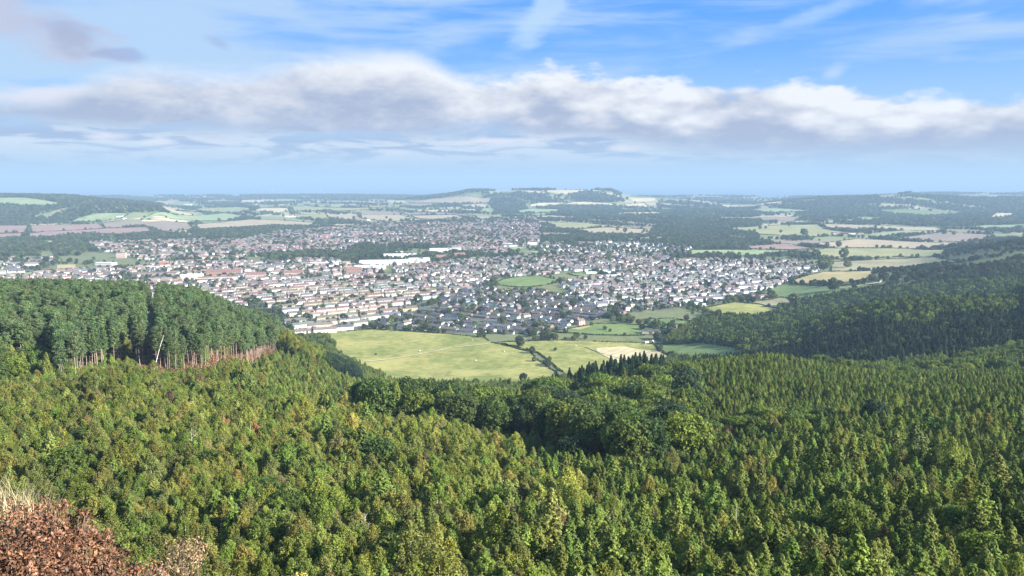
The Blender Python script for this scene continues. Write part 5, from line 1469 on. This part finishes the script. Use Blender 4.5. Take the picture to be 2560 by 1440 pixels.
def trailers():
    for k, (px, py) in enumerate(((1617,860),(1632,858))):
        w = unproject([(px, py)], 800.0)[0]; e = link('horse_trailer', None, None, (w[0], w[1], float(height(*w)) + .3), 0.3 + k, category='trailer', label=('left' if k == 0 else 'right') + ' white trailer parked in front of the dark stable')
        b = MB(); vs = [(-2.4,-1.1,.5),(2.4,-1.1,.5),(2.4,1.1,.5),(-2.4,1.1,.5),(-2.4,-1.1,2.6),(2.1,-1.0,2.8),(2.1,1.0,2.8),(-2.4,1.1,2.6)]
        b.add(vs, [(0,1,5,4),(1,2,6,5),(2,3,7,6),(3,0,4,7),(4,5,6,7),(3,2,1,0)], M_WHITE); link('body', b.mesh('body'), e)
        b = MB(); b.box(-2.44,-2.4,-.8,.8,.6,2.1,M_GLASS); link('rear_door', b.mesh('rear_door'), e)
        b = MB()
        for s in (-1.15, 1.0): b.box(-.5,.5,s,s+.15,-.05,.7,M_GLASS)
        link('wheels', b.mesh('wheels'), e, kind='stuff')
trailers()
def sheep():
    r = np.random.default_rng(10); wool = plain('wool', (.72,.68,.58), .95, .1, 3); dark = plain('sheep_face', (.08,.07,.06), .9, .1, 3)
    def ell(b, c, s, m, n=10):
        vs = []; fs = []
        for i in range(6):
            t = math.pi * (i + .5) / 6
            for k in range(n): vs.append((c[0]+s[0]*math.cos(t), c[1]+s[1]*math.sin(t)*math.cos(6.283*k/n), c[2]+s[2]*math.sin(t)*math.sin(6.283*k/n)))
        for i in range(5):
            for k in range(n): fs.append((i*n+k, i*n+(k+1)%n, (i+1)*n+(k+1)%n, (i+1)*n+k))
        fs += [tuple(range(n))[::-1], tuple(5*n+k for k in range(n))]; b.add(vs, fs, m)
    b = MB(); ell(b, (0,0,.75), (.68,.34,.36), wool); ell(b, (.62,0,1.0), (.2,.16,.18), wool)
    ell(b, (.84,0,.95), (.2,.1,.12), dark); ell(b, (.74,.15,1.06), (.04,.1,.03), dark); ell(b, (.74,-.15,1.06), (.04,.1,.03), dark)
    for x in (-.42,.42):
        for s in (-.18,.18): b.tube([(x,s,.6),(x+.03,s,.3),(x,s,0)], [.07,.05,.05], dark, 5)
    me = b.mesh('sheep', True)
    spots = [(1181,854,'beside the middle hedge of the big pasture'),(1261,882,'in the lower part of the big pasture'),(862,834,'near the nearest terraces'),(944,824,'at the top edge of the big pasture'),
             (1190,905,'above the lone round tree'),(1050,880,'just below the pale track'),(1440,868,'in the pasture right of the hedge'),(1010,852,'in the middle of the big pasture')]
    for px, py, wd in spots:
        w = unproject([(px, py)], 800.0)[0]
        o = link('sheep', me, None, (w[0], w[1], float(height(*w)) + .45), r.random() * 6.28, category='sheep', label='white sheep grazing ' + wd, group='sheep in the big pasture'); o.scale = (1.5,) * 3
sheep()
def turbines():
    m = plain('turbine_white', (.8,.8,.8), .5, .02, .1)
    b = MB(); b.tube([(0,0,0),(0,0,40),(0,0,80)], [2.4,2.0,1.4], m, 8); tower = b.mesh('tower', True)
    b = MB(); b.box(-1.8,1.8,-2.5,5,79,83,m); nac = b.mesh('nacelle')
    b = MB(); b.add([(-.9,-3,0),(.9,-3,0),(1.8,-3,9),(.5,-3,45),(-.2,-3,45),(-1.4,-3,9),(0,-3.7,9),(0,-3.2,44)], [(0,1,2,6,5),(5,6,7,4),(6,2,3,7),(0,5,4,3,2,1)], m); blade = b.mesh('blade')
    r = np.random.default_rng(5)
    xs = [632,655,682,700,712,730,745,768,785,802,822,845]
    for i, px in enumerate(xs):
        Y = 14500 + r.uniform(-500, 900); d = px_dir(px, 470)
        e = link('wind_turbine', None, None, (d[0]/d[1]*Y, Y, -100), 0, category='wind turbine', label='white offshore wind turbine, ' + ('leftmost','second from the left','third from the left','fourth from the left','fifth from the left','sixth from the left','sixth from the right','fifth from the right','fourth from the right','third from the right','second from the right','rightmost')[i] + ' of the row in the sea', group='offshore wind turbines')
        s = 1.45 if px in (682, 802) else 1.1; e.scale = (s, s, s)
        link('tower', tower, e); link('nacelle', nac, e); ph = r.random() * 2
        for k in range(3):
            o = link('blade', blade, e, (0, 0, 81)); o.rotation_euler = (0, ph + k * 2.094, 0)
turbines()

# ------------------------------------------------------------------ dead and bare stems in the near forest
def bare_trees():
    r = np.random.default_rng(15)
    def bare(px, py, H, lab, lean=0.0, mat=M_DEAD, y0=60.0, limbs=7, rad=0.1, sp=1.4):
        w = unproject([(px, py)], y0)[0]
        b = MB(); q = r.normal() * 1.0
        b.tube([(0,0,-.4),(lean*.3*H+.1,0,H*.35),(lean*.65*H-.05,.1,H*.7),(lean*H,.1,H)], [rad,rad*.8,rad*.55,rad*.15], mat, 6)
        e = link('bare_tree', None, None, (w[0], w[1], float(height(*w))), 0, category='dead tree', label=lab)
        link('trunk', b.mesh('trunk', True), e)
        for k in range(limbs):
            t = .35 + .6*k/max(1, limbs); a = k*2.4 + r.random(); L = sp*(1.25-t); c = (lean*H*t, 0, H*t); b = MB()
            m1 = (c[0]+math.cos(a)*L*.5, math.sin(a)*L*.5, c[2]+L*.45); m2 = (c[0]+math.cos(a)*L, math.sin(a)*L, c[2]+L*.8)
            b.tube([c, m1, m2], [rad*.4, rad*.25, rad*.07], mat, 4)
            b.tube([m1, (m1[0]+math.cos(a+1)*L*.35, m1[1]+math.sin(a+1)*L*.35, m1[2]+L*.4)], [rad*.2, rad*.05], mat, 4)
            link('branch', b.mesh('branch', True), e)
    bare(384,930,17,'pale fallen pine trunk leaning against the front of the stand',0.34,plain('bleached_trunk',(.7,.66,.6),.8,.1,2),250.0,2,.22,.5)
    bare(480,1165,9.5,'bleached forked dead tree among the olive birches',0.05,M_DEAD,60.0,8,.13,2.2)
    bare(620,1150,10,'thin white leaning stem right of the orange birches',0.12,M_BIRCH,60.0,1,.1,.4)
    bare(915,1400,8,'dead bare tree with upswept twigs near the lower edge',0.0,M_DEAD,60.0,9,.09,1.8)
    bare(1290,1425,9,'slender birch stem with bare forks at the lower edge',-0.06,M_BIRCH,60.0,5,.11,1.0)
    bare(1520,1420,9.0,'thin bare birch with drooping twigs right of the middle',0.02,M_BIRCH,60.0,6,.09,1.1)
    bare(1838,1380,8.5,'pale dead stem in the larches on the right',0.0,M_DEAD,60.0,2,.09,.5)
    bare(1310,1438,8.0,'bleached twiggy snag cut by the lower edge',0.03,M_DEAD,60.0,9,.07,1.6)
bare_trees()

# pinkish dead brush and bracken under the pines
def under_pines():
    r = np.random.default_rng(21)
    x, y = jgrid(-260, -80, 300, 520, 1.0, r); k = in_bracken(x, y) & (_vn(x, y, 9, 3) + r.random(len(x)) > -0.1); x, y = x[k], y[k]
    z = height(x, y); n = len(x)
    C = np.column_stack([x, y, z + .5]); Cs = []; Ns = []
    for j in range(7):
        d = sphere_pts(r, n); d[:, 2] = np.abs(d[:, 2]); Cs.append(C + d * r.uniform(.2, .9, (n, 1))); Ns.append(d + .5 * r.normal(size=(n, 3)))
    C = np.concatenate(Cs); V, Q = leaf_quads(C, np.concatenate(Ns), .4, r, 2.6)
    o = link('bracken', mesh_np('bracken', V, Q, M_LEAF), kind='stuff'); o['tint'] = [.27, .16, .09]
under_pines()

# ------------------------------------------------------------------ the near corner: brown oak shrubs and dry grass
def at_px(px, py, Y):
    d = px_dir(px, py); k = Y / d[1]; return np.array([d[0]*k, Y, CH + d[2]*k])
def oak_leaves(C, Nn, size, r):
    """small lobed leaves, eight corners each, folded along the rib"""
    n = len(C); Nn = Nn / np.linalg.norm(Nn, axis=1, keepdims=True)
    t = r.normal(size=(n, 3)); t -= (t*Nn).sum(1, keepdims=True)*Nn; t /= np.linalg.norm(t, axis=1, keepdims=True); b = np.cross(Nn, t)
    s = size * (.7 + .6 * r.random((n, 1))); fold = .25 + .3 * r.random((n, 1))
    pts = [(-1,0),(-.55,.32),(-.2,.22),(.15,.45),(.5,.30),(1,0),(.5,-.30),(.15,-.45),(-.2,-.22),(-.55,-.32)]
    V = []
    for a, c in pts: V.append(C + t*s*a*.5 + b*s*c*.5 + Nn*s*abs(c)*fold + Nn*s*(.25*a*a)*-.5)
    V = np.stack(V, 1).reshape(-1, 3)
    base = np.arange(n)[:, None]*10
    F1 = np.concatenate([base + q for q in ([0,1,2,9],[0,2,8,9],[2,3,7,8],[3,4,6,7],[4,5,6,6])], 0)
    quads = np.concatenate([base + np.array(q) for q in ([0,1,2,2],)], 0)
    A = np.concatenate([base + np.array([0,1,9]), base + np.array([1,2,9]), base + np.array([2,8,9]), base + np.array([2,3,8]), base + np.array([3,7,8]), base + np.array([3,4,7]), base + np.array([4,6,7]), base + np.array([4,5,6])])
    return V, A
def corner():
    r = np.random.default_rng(31)
    M_OAK = tinted('dry_oak_leaf', True, var=.5, nscale=2.2, rough=.5, spec=.4, trans=.15, isl=1.5); M_STEM = plain('shrub_stem', (.16,.11,.08), .9, .3, 8)
    def shrub(name, blobs, tint, per, size, lab):
        Cs, Ns = [], []
        for px, py, Y, R in blobs:
            c = at_px(px, py, Y); n = int(per * R * R)
            d = sphere_pts(r, n); rr = R * r.uniform(.45, 1.05, (n, 1)) ** .6
            lump = 1 + .18*np.sin(d[:, :1]*9 + d[:, 2:]*7) ; Cs.append(c + d*rr*lump*[1,1,.85]); Ns.append(d + .9*r.normal(size=(n, 3)) + [.2,-.2,.3])
        V, A = oak_leaves(np.concatenate(Cs), np.concatenate(Ns), size, r)
        e = link(name, None, None, tuple(at_px(blobs[0][0], blobs[0][1], blobs[0][2]) - np.array([0, 0, 1.6])), 0, category='shrub', label=lab)
        V = V - np.array(e.location)
        o = link('leaves', mesh_np('oak_leaves', V, A, M_OAK), e, kind='stuff'); o['tint'] = tint
        b = MB()
        for px, py, Y, R in blobs:
            c = at_px(px, py, Y) - np.array(e.location); root = np.array([c[0]*.4, c[1]*.4, -1.2])
            for k in range(7):
                d = sphere_pts(r, 1)[0]; d[2] = abs(d[2]); tip = c + d*R*.95; mid = (root+tip)/2 + r.normal(size=3)*.12
                b.tube([root, mid, tip], [.022,.012,.003], M_STEM, 5)
        link('stems', b.mesh('stems', True), e, kind='stuff')
    shrub('oak_shrub', [(50,1345,11.5,.56),(130,1320,12.2,.40),(215,1385,11.8,.42),(20,1430,10.8,.6),(130,1430,11.0,.5),(205,1335,12.4,.24),(255,1435,11.6,.34),(70,1290,12.6,.26),(158,1262,12.5,.11),(212,1288,12.3,.13),(20,1262,12.8,.16),(265,1345,12,.14),(300,1390,12,.13),(110,1252,12.7,.1)],
          [.165,.078,.040], 3600, .08, 'brown leaved oak shrub in the near left corner')
    shrub('oak_shrub', [(455,1400,13.5,.42),(480,1375,14,.28),(430,1440,13,.36)], [.21,.14,.075], 3600, .06, 'small pale brown oak shrub right of the corner one')
    shrub('heather_bush', [(750,1452,12.5,.16),(715,1458,12.5,.12)], [.55,.42,.05], 6000, .045, 'tip of a yellow flowering bush at the lower edge')
    shrub('oak_shrub', [(360,1452,12.2,.35),(300,1462,12,.4)], [.19,.09,.05], 5000, .06, 'low rusty shrub at the foot of the corner shrub')
    # dry grass
    Vs = []; Fs = []; k = 0
    def blade(p, L, a, lean, w):
        nonlocal k
        for i in range(4):
            t = i/3; q = p + np.array([math.cos(a)*lean*L*t*t, math.sin(a)*lean*L*t*t, L*t*(1 - .25*lean*t)]); ww = w*(1-t)*.5 + .0008
            Vs.append(q + [-math.sin(a)*ww, math.cos(a)*ww, 0]); Vs.append(q - [-math.sin(a)*ww, math.cos(a)*ww, 0])
        for i in range(3): Fs.append((k+2*i, k+2*i+1, k+2*i+3, k+2*i+2))
        k += 8
    for cx, cy, R, n in ((-8.6,13.2,1.3,700),(-7.6,12.6,1.8,700)):
        for _ in range(n):
            q = r.normal(size=2)*R*.5; x, y = cx+q[0], cy+q[1]
            blade(np.array([x, y, float(height(x, y))-.02]), r.uniform(.25,.75), r.random()*6.283, r.uniform(.2,.9), r.uniform(.006,.014))
    o = link('dry_grass', mesh_np('dry_grass', np.array(Vs), np.array(Fs), M_OAK), kind='stuff'); o['tint'] = [.40,.33,.19]
corner()
